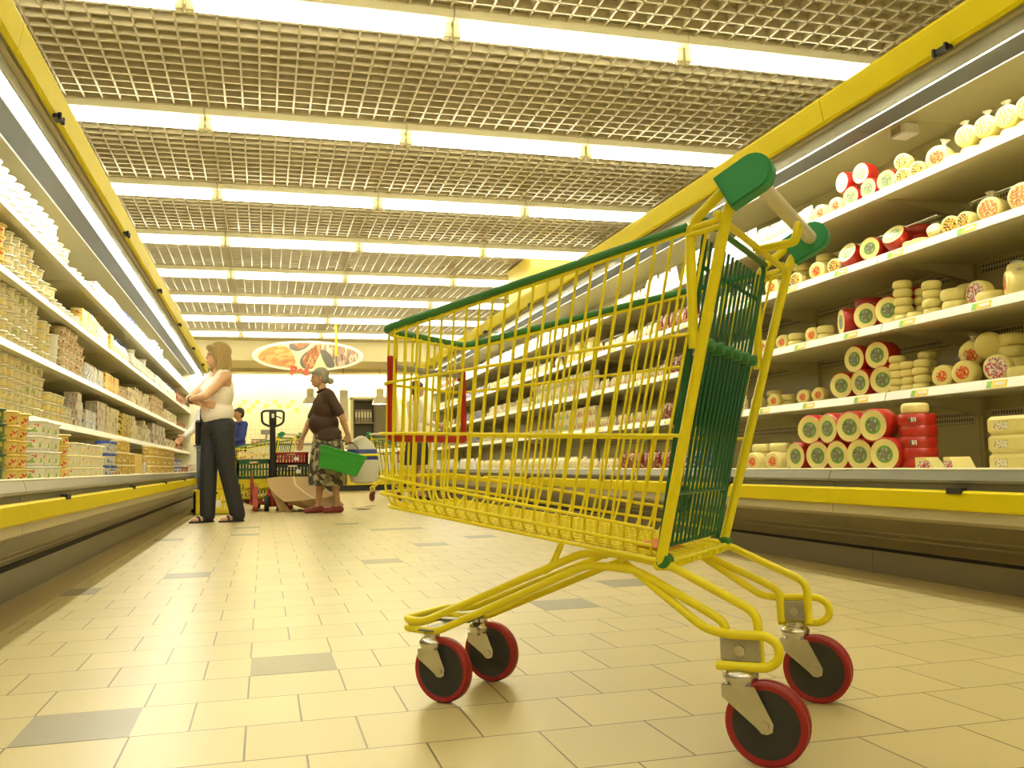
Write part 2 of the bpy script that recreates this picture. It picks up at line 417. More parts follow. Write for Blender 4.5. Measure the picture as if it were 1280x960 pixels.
    for (k, ty) in tickets:
        z = SHZ[k]; t = MB()
        t.prism([(DS-.0012,z-.008),(DS-.0092,z-.034),(DS-.0076,z-.034),(DS+.0004,z-.008)], ty, ty+.075, 0, xf); t.prism([(DS-.0012,z-.008),(DS-.0092,z-.034),(DS-.0076,z-.034),(DS+.0004,z-.008)], ty+.075, ty+.1, 1, xf)
        t.prism([(DS-.0044,z-.015),(DS-.0078,z-.026),(DS-.0062,z-.026),(DS-.0028,z-.015)], ty+.01, ty+.06, 2, xf)
        t.build('price_ticket', [TICKY, TICKG, WHITE], r)
    cp = MB(); bx(cp, .10, DB+.05, ya, yb, 2.04, 2.085); cp.build('canopy', BACKP, r)
    MB().prism([(.052,2.108),(.048,2.095),(.050,2.075),(.064,2.0),(.072,1.992),(.085,1.992),(.085,2.10),(.07,2.112)], ya, yb, 0, xf).build('fascia', YELC, r)
    u = MB(); bx(u, .098, .128, ya, yb, 1.985, 2.04); bx(u, .085, .098, ya, yb, 2.005, 2.04); u.build('canopy_edge', BEIGE, r)
    u = MB(); u.prism([(.122,1.990),(.120,1.929),(.124,1.925),(.129,1.928),(.134,2.0),(.128,2.0)], ya, yb, 0, xf); u.build('lamp_shield', mat('shield_enamel', (.45,.45,.41), .25, var=.03), r)
    u = MB(); u.prism([(.128,2.0),(.128,2.012),(.226,2.012),(.226,1.975),(.218,1.975),(.215,2.0)], ya, yb, 0, xf); u.build('lamp_reflector', mat('reflector_white', (.88,.87,.82), .3, var=.02), r)
    for q in range(3):
        MB().tube([(X(.175), y0+1.25*q+.03, 1.985), (X(.175), y0+1.25*(q+1)-.03, 1.985)], .012, 10).build('lamp', CTUBE, r)
    h = MB(); h.prism([(.222,1.974),(.222,2.0),(.318,2.0),(.318,1.960)], ya, yb, 0, xf); h.build('grille', HONEY, r)
    h = MB(); h.prism([(.318,1.956),(.318,2.0),(.324,2.0),(.324,1.956)], ya, yb, 0, xf); h.build('grille_edge', WHITE, r)
    if side > 0 and y0 < 4 < y1:
        tp_ = at_z(1143, 157, 2.01); tp_.y = max(tp_.y, 3.515); tb = MB(); tb.bbox(tp_.x-.03, tp_.x+.06, tp_.y-.05, tp_.y+.05, 1.99, 2.04, .006); to_ = tb.build('thermostat_box', WHITE, r); tb = MB(); tb.box(tp_.x-.034, tp_.x-.029, tp_.y-.03, tp_.y+.03, 1.998, 2.03); tb.build('display', CHROME, to_)
    if y1 > 14:
        e2 = MB(); e2.prism([(.02,.25),(.02,lz),(.06,lz+.01),(.30,.95),(.10,1.985),(.10,2.09),(DB+.05,2.09),(DB+.05,0),(.2,0)], yb-.002, yb+.03, 0, xf); e2.build('end_panel', CREAM, r)
    return r
DIST = ['nearest', 'second', 'third', 'farthest']
for i in range(4):
    ya = -.3+3.75*i
    tk = []
    if i < 2:
        for k in (0, 1, 2): tk += [(k, ya+.12+.42*q+.05*k) for q in range(9) if .12+.42*q+.05*k < 3.6]
    case(1, ya, ya+3.75, 'tall open refrigerated cheese case with yellow fascia, %s unit of the right-hand row' % DIST[i], tk)
    case(-1, ya, ya+3.75, 'tall open refrigerated dairy case with yellow fascia, %s unit of the left-hand row' % DIST[i])
# ------------------------------------------------------------------ shopping trolley (w across, l forwards, z up; origin under the rear wheels)
CREAMP = mat('ivory_handle', (.72,.66,.50), .35, var=.04)
TYRE = mat('red_tyre', (.30,.010,.012), .42, var=.12, scale=40)
GRN = mat('handle_green', (.035,.30,.12), .42, var=.06)
def half(l, z): return .2-.085*l+.052*z
def zrim(l): return .917-(l-.026)*(.123/.781)
def zbot(l): return .322+(l-.181)*(.093/.65)
def side_pt(u, h, s):
    """u: 0 rear .. 1 front; h: 0 bottom .. 1 rim"""
    lt, lb = .026+.781*u, .181+.650*u
    l = lb+(lt-lb)*h; z = zbot(lb)+(zrim(lt)-zbot(lb))*h
    return Vector((s*half(l, z), l, z))
def rail_path(z0r, z0f, lf, lr, wf, off=0.0):
    """a rail along one side, round the front and back along the other side"""
    P = []
    for s in (-1, 1):
        a = [Vector((s*(half(lr, z0r)+off), lr, z0r)), Vector((s*(wf+off), lf, z0f))]
        P += a if s < 0 else a[::-1]
    return fillet(P, .035, 5)
def wheel(mb_t, mb_h, c, wd, r=.0675, double=False):
    M = Matrix.Translation(c) @ Matrix.Rotation(pi/2, 4, 'Y')
    def disc(o, h):
        mb_t.lathe([(r-.012, o-h*.8), (r-.004, o-h), (r, o-h*.6), (r, o+h*.6), (r-.004, o+h), (r-.012, o+h*.8)], 40, 0, M, cap=False)
        mb_h.lathe([(.001, o-h*.80), (.014, o-h*.80), (.018, o-h*.62), (r-.018, o-h*.62), (r-.012, o-h*.82), (r-.012, o+h*.82), (r-.018, o+h*.62), (.018, o+h*.62), (.014, o+h*.80), (.001, o+h*.80)], 40, 0, M, cap=False)
    if double: disc(-wd/2+.007, .0065); disc(wd/2-.007, .0065)
    else: disc(0, wd/2)
def caster(parent, w, l, ztop, trail, wd, double, head_r=.021):
    r = empty('caster', (w, l, 0)); r.parent = parent
    c = Vector((0, -trail, .0675))
    t, h = MB(), MB(); wheel(t, h, c, wd, double=double)
    f = MB()
    f.lathe([(head_r*.62, ztop), (head_r*.62, ztop-.008), (head_r*.8, ztop-.010), (head_r, ztop-.016), (head_r*1.02, ztop-.022), (head_r*.86, ztop-.030), (head_r*.86, ztop-.036), (0.001, ztop-.036)], 24)
    zt = ztop-.032; hw = wd/2+.0035; M0 = 0
    f.box(-hw-.0025, hw+.0025, -head_r*.9, head_r*.9, zt-.006, zt)
    for s in (-1, 1):
        pl = [(head_r*.95, zt), (-head_r*.95, zt), (-trail-.014, .0675+.004), (-trail-.012, .0675-.009), (-trail-.003, .0675-.0135), (-trail+.006, .0675-.0125), (-trail+.013, .0675-.005), (head_r*.95, zt-.020)]
        f.prism(pl, s*hw-.0013, s*hw+.0013, 0, lambda a, b, y: (y, a, b))
    f.build('fork', CHROME, r)
    wo = t.build('tyre', TYRE, r); h.build('wheel_hub', DGREY, r)
    b = MB(); M = Matrix.Translation(c) @ Matrix.Rotation(pi/2, 4, 'Y')
    b.lathe([(.0075, -hw-.005), (.0075, hw+.005)], 6, 0, M, sm=False); b.build('axle_bolt', CHROME, r)
    return r
def make_trolley(name='shopping_trolley', full=True):
    r = empty(name)
    WR, RR = (.0027, .0034) if full else (.004, .005)
    nside = 24 if full else 12
    # U-shaped wires: side, floor, other side
    b = MB()
    for i in range(1, nside):
        u = i/nside
        p = [side_pt(u, 1, -1), side_pt(u, .14, -1)]
        q = side_pt(u, 0, -1); q.x *= .93; p.append(q); q2 = q.copy(); q2.x *= -1; p.append(q2); p += [side_pt(u, .14, 1), side_pt(u, 1, 1)]
        b.tube(fillet(p, .03, 3), WR, 6)
        if full:
            u2 = u+.5/nside; q = side_pt(u2, 0, -1); q.x *= .93; q2 = q.copy(); q2.x *= -1; b.tube([q, q2], WR, 6)
    b.build('side_wire_lattice', YELW, r)
    # front wires carry on along the floor to the rear
    b = MB(); nf = 11 if full else 6
    for i in range(nf):
        t = -1+2*(i+.5)/nf
        p = [Vector((t*.168, .807, .794)), Vector((t*.152, .832, .45)), Vector((t*.142, .822, .416)), Vector((t*.19, .181, .325))]
        b.tube(fillet(p, .03, 3), WR, 6)
    if full:
        for i in range(nf-1):
            t = -1+2*(i+1)/nf
            b.tube([(t*.142, .822, .413), (t*.19, .181, .322)], WR, 6)
    b.build('front_wire_lattice', YELW, r)
    b = MB()
    for (zr, zf, lf, lr, wf) in ((.720,.679,.822,.097,.166), (.543,.572,.842,.132,.158), (.378,.478,.845,.190,.153), (.349,.444,.847,.195,.151), (.322,.415,.832,.181,.142)):
        b.tube(rail_path(zr, zf, lf, lr, wf, .003), RR, 7)
    b.tube(rail_path(.905, .786, .806, .05, .170), RR*1.1, 7)
    b.build('rail_lattice', YELW, r)
    rim = []
    for s in (-1, 1):
        a = [Vector((s*half(.10, .9), .098, zrim(.098)+.001)), Vector((s*.172, .812, .797))]
        rim += a if s < 0 else a[::-1]
    MB().tube(fillet(rim, .035, 5), .0085, 10).build('rim_cover', GREEN, r)
    # posts, handle tubes
    for s in (-1, 1):
        p = [Vector((s*.196, .186, .312)), Vector((s*.201, .179, .33)), Vector((s*.245, .026, .917)), Vector((s*.252, .006, .955))]
        MB().tube(fillet(p, .03, 5), .0098, 10).build('rear_post', YEL, r)
        p = [Vector((s*.249, .018, .967)), Vector((s*.240, .093, .909)), Vector((s*.228, .098, .694))]
        MB().tube(fillet(p, .03, 6), .0088, 10).build('handle_tube', YEL, r)
        k = MB()
        for d in (0, .012): k.tube([(s*.243, .096, .902-d), (s*.246, .03, .912-d)], .0055, 8)
        k.ball((s*.246, .040, .918), .009, 10, 6)
        k.build('rim_link_bracket', YEL, r)
        # green handle end: a rounded slab in the side plane
        A = Vector((.025, .948)); B = Vector((-.029, .976)); d = (B-A).normalized(); nn = Vector((-d.y, d.x)); hw = .0315
        poly = [A-nn*hw*.98, B-nn*hw]
        for q in range(1, 10):
            a = -pi/2+pi*q/10; poly.append(B + d*hw*cos(a) + nn*hw*sin(a))
        poly += [B+nn*hw, A+nn*hw*.98]
        g = MB(); x0, x1 = (s*.238, s*.276)
        for (sc, xa, xb) in ((1, .242, .272), (.9, .238, .276)):
            cc = (A+B)/2
            g.prism([((p-cc)*sc+cc) for p in poly], min(s*xa, s*xb), max(s*xa, s*xb), 0, lambda a, b_, y: (y, a, b_))
        g.build('handle_end', GRN, r)
    MB().tube([(-.262, -.022, .973), (.262, -.022, .973)], .0150, 16).build('handle_bar', CREAMP, r)
    # double wire hook on the rear top bar, pointing back and up
    if full:
        k = MB(); k.tube(fillet([(-.012,.040,.905), (-.012,-.038,.911), (-.012,-.046,.945), (.012,-.046,.945), (.012,-.038,.911), (.012,.040,.905)], .010, 4), .0055, 8); k.build('bag_hook', YEL, r)
    # rear cross bars
    x = MB(); x.tube([(-.244, .030, .905), (.244, .030, .905)], .0065, 8); x.build('rear_top_bar', YEL, r)
    x = MB(); x.bbox(-.205, .205, .166, .196, .306, .322, .004)
    for i in range(18): x.box(-.19+.0215*i, -.18+.0215*i, .160, .168, .310, .320)
    x.build('rear_bottom_bar', YEL, r)
    for s in (-1, 1): MB().tube([(s*.178, .176, .322), (s*.207, .176, .322)], .0125, 10).build('bar_clip', GREEN, r)
    # rear flap of green wires with the folded child seat
    def gp(w, h, off=0.0):     # h 0 bottom .. 1 top
        return Vector((w*(.184+.030*h), .178-(.136)*h+.020*min(1, h*4)+off, .332+.57*h))
    gb = MB()
    gb.tube([gp(-1, 1.03, .012), gp(1, 1.03, .012)], .0065, 8)
    gb.tube(fillet([gp(-1, 0, .012), gp(-1, 1.02, .012), gp(-1, 1.06, .035), gp(1, 1.06, .035), gp(1, 1.02, .012), gp(1, 0, .012), ], .02, 4), .005, 8)
    for h in (.02, .90): gb.tube([gp(-.98, h, .014), gp(.98, h, .014)], .0042, 7)
    gb.build('flap_frame', DGREEN, r)
    gb = MB(); ng = 15 if full else 8
    for i in range(ng):
        t = -.93+1.86*i/(ng-1); gb.tube([gp(t, .02, .010), gp(t, .98, .010)], .0028 if full else .005, 6)
    gb.build('flap_wire_lattice', DGREEN, r)
    if full:
        gb = MB()
        for i in range(13):
            t = -.84+1.60*i/12; gb.tube([gp(t, .19, -.010), gp(t, .655, -.012)], .0028, 6)
        gb.tube([gp(-.86, .655, -.012), gp(.78, .655, -.012)], .0045, 7)
        gb.tube([gp(-.86, .19, -.008), gp(.78, .19, -.008)], .0045, 7)
        for t in (-.86, .78): gb.tube([gp(t, .17, -.006), gp(t, .655, -.012)], .0045, 7)
        gb.build('child_seat_lattice', DGREEN, r)
        for i in range(6):
            t = -.78+1.5*i/5; q = gp(t, .655, -.014)
            h = MB(); h.lathe([(.0001, -.014), (.0105, -.014), (.012, -.010), (.012, .010), (.0105, .014), (.0001, .014)], 12, 0, Matrix.Translation(q) @ Matrix.Rotation(pi/2, 4, 'X')); h.build('seat_hook', GREEN, r)
        pm = MB(); a0, a1 = .41, .635
        pm.sheet([[gp(-.84+1.6*j/6, a0+(a1-a0)*i/4, .024) for j in range(7)] for i in range(5)], .004); pm.build('seat_plate', mat('seat_plate_green', (.008,.075,.03), .35, var=.05), r)
        pm = MB(); pm.sheet([[gp(-.42+.55*j/3, .115+.09*i/2, .03) for j in range(4)] for i in range(3)], .004); pm.build('sign_plate', mat('seat_plate_green', (.008,.075,.03)), r)
    # chassis: two bent tubes run from caster to caster round the front
    def mirror(P): return [Vector(p) for p in P] + [Vector((-p[0], p[1], p[2])) for p in reversed(P)]
    A = [(-.206,.011,.160), (-.207,.013,.243), (-.194,.17,.316), (-.177,.276,.331), (-.165,.35,.328), (-.100,.76,.164), (-.086,.822,.164)]
    Bt = [(-.206,.068,.160), (-.206,.068,.222), (-.203,.092,.236), (-.184,.235,.303), (-.167,.338,.307), (-.106,.726,.145), (-.086,.822,.145)]
    MB().tube(fillet(mirror(A), .022, 6), .0078, 10).build('upper_frame_tube', YEL, r)
    MB().tube(fillet(mirror(Bt), .022, 6), .0078, 10).build('lower_frame_tube', YEL, r)
    for s in (-1, 1):
        P = [(.172,.262,.312), (.180,.243,.304), (.204,.108,.213), (.216,.080,.208), (.228,.050,.208), (.229,-.006,.210), (.229,-.026,.197), (.229,-.026,.172), (.229,-.006,.158), (.229,.078,.156)]
        MB().tube(fillet([(s*p[0], p[1], p[2]) for p in P], .02, 5), .0078, 10).build('caster_loop', YEL, r)
        P = [(.15,.40,.345), (.152,.412,.318), (.152,.425,.296), (.152,.44,.288)]
        MB().tube(fillet([(s*p[0], p[1], p[2]) for p in P], .02, 4), .0065, 8).build('frame_hook', YEL, r)
        m = MB(); m.bbox(min(s*.211, s*.222), max(s*.211, s*.222), .008, .074, .163, .202, .002)
        mo = m.build('caster_mount', mat('mount_plate', (.46,.43,.35), .35, metal=.35, var=.08), r)
        bm_ = MB(); bm_.lathe([(.010, -.012), (.010, .012)], 6, 0, Matrix.Translation((s*.217, .040, .182)) @ Matrix.Rotation(pi/2, 4, 'Y'), sm=False)
        bm_.build('mount_bolt', CHROME, mo)
        caster(r, s*.217, .042, .160, .042, .034, True, .029)
        caster(r, s*.102, .738, .142, .028, .026, False, .027)
    fp = MB(); fp.box(-.115, .115, .725, .765, .146, .150); fp.box(-.012, .012, .70, .80, .150, .156); fp.build('front_caster_plate', STEEL, r)
    # empty red advertising frame on the front wires
    fr = MB()
    for s in (-1, 1): fr.bbox(s*.150-.007, s*.150+.007, .800, .812, .556, .742, .003); fr.box(s*.150-.012 if s > 0 else -.150, s*.150+.0 if s > 0 else -.138, .798, .814, .705, .735)
    fr.bbox(-.150, .150, .800, .812, .553, .570, .003); fro = fr.build('sign_frame', RED, r)
    MB().bbox(-.138, .138, .801, .811, .712, .724, .003).build('clamp_bar', GREY, fro)
    return r
TH0 = radians(44.01)
cart0 = make_trolley(); cart0.location = (.951, 1.533, 0); cart0.rotation_euler = (0, 0, pi/2-TH0)
tag(cart0, 'large empty yellow wire shopping trolley with green rear flap, standing in the aisle foreground', 'shopping trolley')
W0 = Vector((sin(TH0), cos(TH0), 0)); L0 = Vector((-cos(TH0), sin(TH0), 0))
def cart_pt(w, l, z): return Vector((.951, 1.533, 0)) + W0*w + L0*l + Vector((0, 0, z))
sl = MB(); q = [[cart_pt(-.12+.04*j, .205+.03*i, zbot(.205+.03*i)+.008+.002*((i+j) % 2)) for j in range(4)] for i in range(3)]
sl.sheet(q, .0015)
tag(sl.build('leaflet', mat('orange_paper', (.75,.16,.06), .6)), 'orange paper leaflet left on the floor of the empty yellow trolley', 'leaflet')
# ------------------------------------------------------------------ groceries
def printmat(name, base, inks, scale=60, thr=.56, rough=.35, aniso=(1,1,1)):
    """packaging print: blotches of ink over a base colour"""
    if name in MATS: return MATS[name]
    m = bpy.data.materials.new(name); m.use_nodes = True; nt = m.node_tree; N = nt.nodes; b = N['Principled BSDF']
    tc = N.new('ShaderNodeTexCoord'); prev = None
    base = tuple(base)+(1,)
    for k, (c, th) in enumerate(inks):
        mp = N.new('ShaderNodeMapping'); mp.inputs['Location'].default_value = (3.1*k+.7, 1.7*k, .9*k); mp.inputs['Scale'].default_value = aniso
        nt.links.new(tc.outputs['Object'], mp.inputs['Vector'])
        nz = N.new('ShaderNodeTexNoise'); nz.inputs['Scale'].default_value = scale*(1+.35*k); nz.inputs['Detail'].default_value = 1; nt.links.new(mp.outputs['Vector'], nz.inputs['Vector'])
        gt = N.new('ShaderNodeMath'); gt.operation = 'GREATER_THAN'; gt.inputs[1].default_value = th; nt.links.new(nz.outputs['Fac'], gt.inputs[0])
        mx = N.new('ShaderNodeMix'); mx.data_type = 'RGBA'; mx.inputs['B'].default_value = tuple(c)+(1,); nt.links.new(gt.outputs[0], mx.inputs['Factor'])
        if prev is None: mx.inputs['A'].default_value = base
        else: nt.links.new(prev.outputs['Result'], mx.inputs['A'])
        prev = mx
    nt.links.new(prev.outputs['Result'], b.inputs['Base Color']); b.inputs['Roughness'].default_value = rough
    MATS[name] = m
    return m
CHEESE = mat('pale_cheese', (.80,.70,.27), .42, var=.05, scale=14, bump=.15, bscale=40)
CHEESEW = mat('cream_cheese_rind', (.80,.69,.26), .42, var=.06, scale=12, bump=.2, bscale=35)
REDWAX = mat('red_wax', (.43,.018,.008), .3, var=.1, scale=20, coat=.1)
FILM = mat('clear_film', (.80,.76,.60), .15, var=.05, alpha=.45)
LGREEN = mat('label_green', (.16,.33,.06), .45, var=.1)
LPIC = printmat('label_picture', (.22,.21,.14), [((.07,.06,.035),.52),((.48,.47,.40),.60),((.14,.20,.05),.62)], 70)
PRT = {
 'red': printmat('label_red', (.72,.10,.03), [((.80,.70,.45),.6),((.35,.04,.02),.62),((.85,.45,.08),.6)], 110),
 'orange': printmat('label_orange', (.80,.34,.10), [((.85,.78,.55),.55),((.7,.08,.04),.6),((.15,.3,.06),.64)], 110),
 'black': printmat('label_black_yellow', (.75,.52,.06), [((.05,.04,.03),.52),((.7,.08,.03),.6),((.85,.75,.4),.62)], 110),
 'purple': printmat('label_purple_red', (.80,.72,.55), [((.65,.05,.05),.53),((.25,.18,.35),.58)], 100),
 'white': printmat('label_pale', (.82,.78,.62), [((.5,.3,.12),.58),((.3,.35,.2),.62)], 110),
 'bar': printmat('barcode_label', (.84,.80,.66), [((.10,.09,.07),.55)], 160, aniso=(1,1,.05)),
}
SHELFNAME = {0: 'lowest', 1: 'second', 2: 'third', 3: 'fourth', 4: 'top'}    # deck, then the shelves upwards
def shelf_z(side, k): return (DECK[side]-.003) if k == 0 else SHZ[k-1]-.006
def proj_u(P):
    d = Vector(P)-EYE; return 640+F_PX*d.dot(r2)/d.dot(fw)
def y_at(u, X, z):
    lo, hi = .3, 60.0
    right = X > 0
    for _ in range(60):
        mid = (lo+hi)/2
        q = Vector((X, mid, z))-EYE
        uu = proj_u((X, mid, z)) if q.dot(fw) > .05 else (1e9 if right else -1e9)
        if (uu > u) == right: lo = mid
        else: hi = mid
    return lo
PROTO = {}
def put(kind, builder, M, label, cat, group):
    if kind not in PROTO:
        o = builder(); PROTO[kind] = o
    else: o = dup(PROTO[kind])
    o.matrix_world = M
    tag(o, label, cat, group); return o

# -- cheese wheels: axis along x, label on the -x face, centre at the origin
def b_wheel(name, r, t, sidem, facem, label, lr=.52, rim=True, rnd=.25, tail=False):
    def f():
        m = MB(); h = t/2; e = min(r, t)*rnd; M = Matrix.Rotation(-pi/2, 4, 'Y')      # lathe z -> -x
        if rim: prof = [(.0001,-h*.97), (r-.009,-h*.97), (r-.006,-h), (r-e*.4,-h), (r,-h+e*.6), (r,h-e*.6), (r-e*.4,h), (r-.006,h), (r-.009,h*.97), (.0001,h*.97)]; ms = [1,1,0,0,0,0,0,1,1]
        else:
            prof = [(.0001,-h), (r-e,-h)] + [(r-e+e*sin(a), -h+e-e*cos(a)) for a in (.5,1.05,1.57)] + [(r*1.015, 0)] + [(r-e+e*cos(a), h-e+e*sin(a)) for a in (0,.52,1.07)] + [(r-e,h),(.0001,h)]; ms = [0]*(len(prof)-1)
        m.lathe(prof, 36, 0, M, ms, cap=False)
        o = m.build(name, [sidem, facem])
        if label is not None:
            l = MB(); q = h*.97 if rim else h
            l.lathe([(.0001,q+.0012), (r*lr*.70,q+.0012), (r*lr*.74,q+.0012), (r*lr*.98,q+.001), (r*lr,q-.001)], 28, 0, M, [1,1,0,0], cap=False)
            lo = l.build('label', list(label), o)
        if tail:
            w = MB(); w.lathe([(r*.35, r*.96), (r*.16, r*1.10), (.008, r*1.2), (.012, r*1.32), (.022, r*1.5), (.0001, r*1.46)], 9, 0, Matrix.Rotation(.15, 4, 'X'), cap=False)
            w.build('film_tail', FILM, o)
        return o
    return f
KW = {
 'red':     ('red_waxed_cheese', b_wheel('red_waxed_cheese', .056, .075, REDWAX, CHEESE, (LGREEN, LPIC), .52), .056, .075, 'red-waxed cheese wheel with green round label'),
 'redp':    ('flat_red_cheese', b_wheel('flat_red_cheese', .074, .046, REDWAX, REDWAX, None), .074, .046, 'flat red-waxed cheese lying on its side face'),
 'cream':   ('cream_cheese', b_wheel('cream_cheese', .048, .065, CHEESEW, CHEESEW, (PRT['red'], PRT['red']), .50, False), .048, .065, 'cream cheese wheel with small red label'),
 'creamb':  ('black_labelled_cheese', b_wheel('black_labelled_cheese', .040, .055, CHEESEW, CHEESEW, (PRT['black'], PRT['black']), .72, False), .040, .055, 'small cheese wheel with yellow and black label'),
 'creamo':  ('wrapped_cheese', b_wheel('wrapped_cheese', .052, .085, CHEESEW, CHEESEW, (PRT['orange'], PRT['orange']), .74, False, .3, True), .052, .085, 'film-wrapped cheese wheel with orange label'),
 'creamr':  ('film_wrapped_cheese', b_wheel('film_wrapped_cheese', .050, .075, CHEESEW, CHEESEW, (PRT['red'], PRT['red']), .55, False, .35, True), .050, .075, 'film-wrapped pale cheese with red oval label'),
 'creamp':  ('purple_labelled_cheese', b_wheel('purple_labelled_cheese', .054, .06, CHEESEW, CHEESEW, (PRT['purple'], PRT['purple']), .80, False), .054, .060, 'pale cheese wheel with red and purple label'),
 'plain':   ('fresh_cheese', b_wheel('fresh_cheese', .036, .034, CHEESEW, CHEESEW, None, .5, False, .35), .036, .034, 'small plain pale cheese disc'),
 'plainb':  ('plain_cheese', b_wheel('plain_cheese', .056, .048, CHEESEW, CHEESEW, None, .5, False, .3), .056, .048, 'plain pale cheese disc'),
}
def wheel_up(kind, X, y, zc, yaw=15, roll=0, s=1.0, label='', tilt=0, side=1):
    """standing on its rim: face towards the aisle, turned by yaw towards the near end"""
    nm, bf, r, t, d = KW[kind]
    M = Matrix.Translation((X, y, zc)) @ Matrix.Rotation(radians(yaw), 4, 'Z') @ Matrix.Rotation(radians(tilt), 4, 'Y') @ Matrix.Rotation(radians(roll), 4, 'X') @ Matrix.Scale(s, 4)
    return put(nm, bf, M, label or d, 'cheese', 'cheeses on the right-hand shelves')
def wheel_flat(kind, X, y, zb, label='', s=1.0, rot=0, up=True):
    nm, bf, r, t, d = KW[kind]
    M = Matrix.Translation((X, y, zb+t*s/2)) @ Matrix.Rotation(rot, 4, 'Z') @ Matrix.Rotation(pi/2, 4, 'Y') @ Matrix.Scale(s, 4)
    return put(nm, bf, M, label or d, 'cheese', 'cheeses on the right-hand shelves')
def where_r(k): return {0: 'bottom deck', 1: 'lowest shelf', 2: 'second shelf', 3: 'third shelf', 4: 'top shelf'}[k]
XDECK, XSH = 2.45, 2.695      # front planes for goods on the right
def fx(k): return XDECK if k == 0 else XSH
# near part of the right-hand case; u = photo column of the item, from which its place along the shelf follows
def face_row(kind, k, us, lev, desc, yaws=None, back=0.0, s=1.0, z0=None, roll=0, tilt=0):
    nm, bf, r, t, d = KW[kind]
    z = (shelf_z(1, k) if z0 is None else z0) + r*s
    if lev: z += r*s*1.72*lev
    elif tilt and z0 is None: z += r*s*(cos(radians(tilt))-1)+abs(sin(radians(tilt)))*t/2*s
    for i, u in enumerate(us):
        yaw = yaws[i] if yaws else 15
        X = fx(k)+t*s/2+back; y = y_at(u, X-t*s/2, z)
        wheel_up(kind, X, y, z, yaw, roll+random.uniform(-25, 25), s, desc.format(n=ordn(i+1)), tilt)
def flat_stack(kind, k, u, n, desc, back=0.0, s=1.0, jit=.004, z0=None):
    nm, bf, r, t, d = KW[kind]
    zb = shelf_z(1, k) if z0 is None else z0
    X = fx(k)+r*s+back; y = y_at(u, X-r*s*.4, zb)
    for i in range(n):
        wheel_flat(kind, X+random.uniform(-jit, jit), y+random.uniform(-jit, jit), zb+i*t*s, desc.format(n=('single' if n == 1 else 'bottom' if i == 0 else 'top' if i == n-1 else ordn(i+1)+' up')), s, random.uniform(0, 6))
    return X, y, zb+n*t*s
# bottom deck
D = 'red-waxed cheese with green label, {n} in the %s row, right-hand bottom deck'
face_row('red', 0, (993,1019,1044,1071,1101), 0, D % 'lower', (8,18,14,18,22), s=1.26)
face_row('red', 0, (1008,1033,1058,1087), 1, D % 'upper', (22,6,20,20), s=1.26)
X, y, zt = flat_stack('redp', 0, 1143, 5, 'flat red-waxed cheese, {n} in the red stack on the bottom deck', .05, jit=.003)
for o_ in [o for o in COL.objects if o.get('label', '').startswith(('flat red-waxed cheese, top in the red stack', 'flat red-waxed cheese, third up in the red stack'))]:
    mw_ = Matrix.Translation((o_.matrix_world.translation.x-.06, o_.matrix_world.translation.y-.047, o_.matrix_world.translation.z)) @ Matrix.Rotation(.65, 4, 'Z')
    q_ = MB(); q_.box(-.002, .002, -.013, .013, -.009, .009); lq = q_.build('label', PRT['bar'], o_); lq.matrix_parent_inverse = o_.matrix_world.inverted(); lq.matrix_world = mw_
wheel_flat('plainb', X-.01, y, zt, 'film-wrapped pale cheese lying on top of the tall red stack', .95)
for i, u in enumerate((963, 938)): face_row('cream', 0, (u,), 0, 'cream wheel with small red label, %s of the pale pair beside the red pile' % ('right' if i == 0 else 'left'), (22,), s=1.0)
flat_stack('plainb', 0, 972, 3, 'plain pale disc, {n} in the stack behind the red-labelled cream wheel, bottom deck', .16)
flat_stack('plainb', 0, 950, 3, 'plain pale disc, {n} in the left stack behind the cream wheels, bottom deck', .17)
def b_wedge():
    m = MB(); P = [(-.045,0),(.045,0),(.045,.055),(.0,.055)]
    m.prism(P, -.05, .05, 0, lambda a, b, y: (y*.8, a, b)); o = m.build('cheese_wedge', [CHEESE])
    l = MB(); l.box(-.042, -.0405, -.015, .035, .012, .040); l.build('label', PRT['purple'], o); return o
for i, (u, rz) in enumerate(((1160, .3), (1195, -.2))):
    put('cheese_wedge', b_wedge, Matrix.Translation((2.52, y_at(u, 2.50, .45), shelf_z(1,0))) @ Matrix.Rotation(rz, 4, 'Z'), 'cut pale cheese wedge on the bottom deck, %s' % ('right beside the red stack' if i == 0 else 'between the other wedge and the white blocks'), 'cheese', 'cheeses on the right-hand shelves')
def b_block():
    m = MB(); m.bbox(-.11, .11, -.10, .10, 0, .064, .012); o = m.build('cheese_block', [CHEESEW])
    l = MB(); l.box(-.1125, -.1105, .0, .06, .018, .045); l.build('label', PRT['white'], o); return o
for i in range(3):
    put('cheese_block', b_block, Matrix.Translation((2.59, y_at(1262, 2.48, .45), shelf_z(1,0)+.065*i)) @ Matrix.Rotation(.06*(i-1), 4, 'Z'), 'large pale cheese block, %s of the three stacked at the near end of the deck' % ('bottom', 'middle', 'top')[i], 'cheese', 'cheeses on the right-hand shelves')
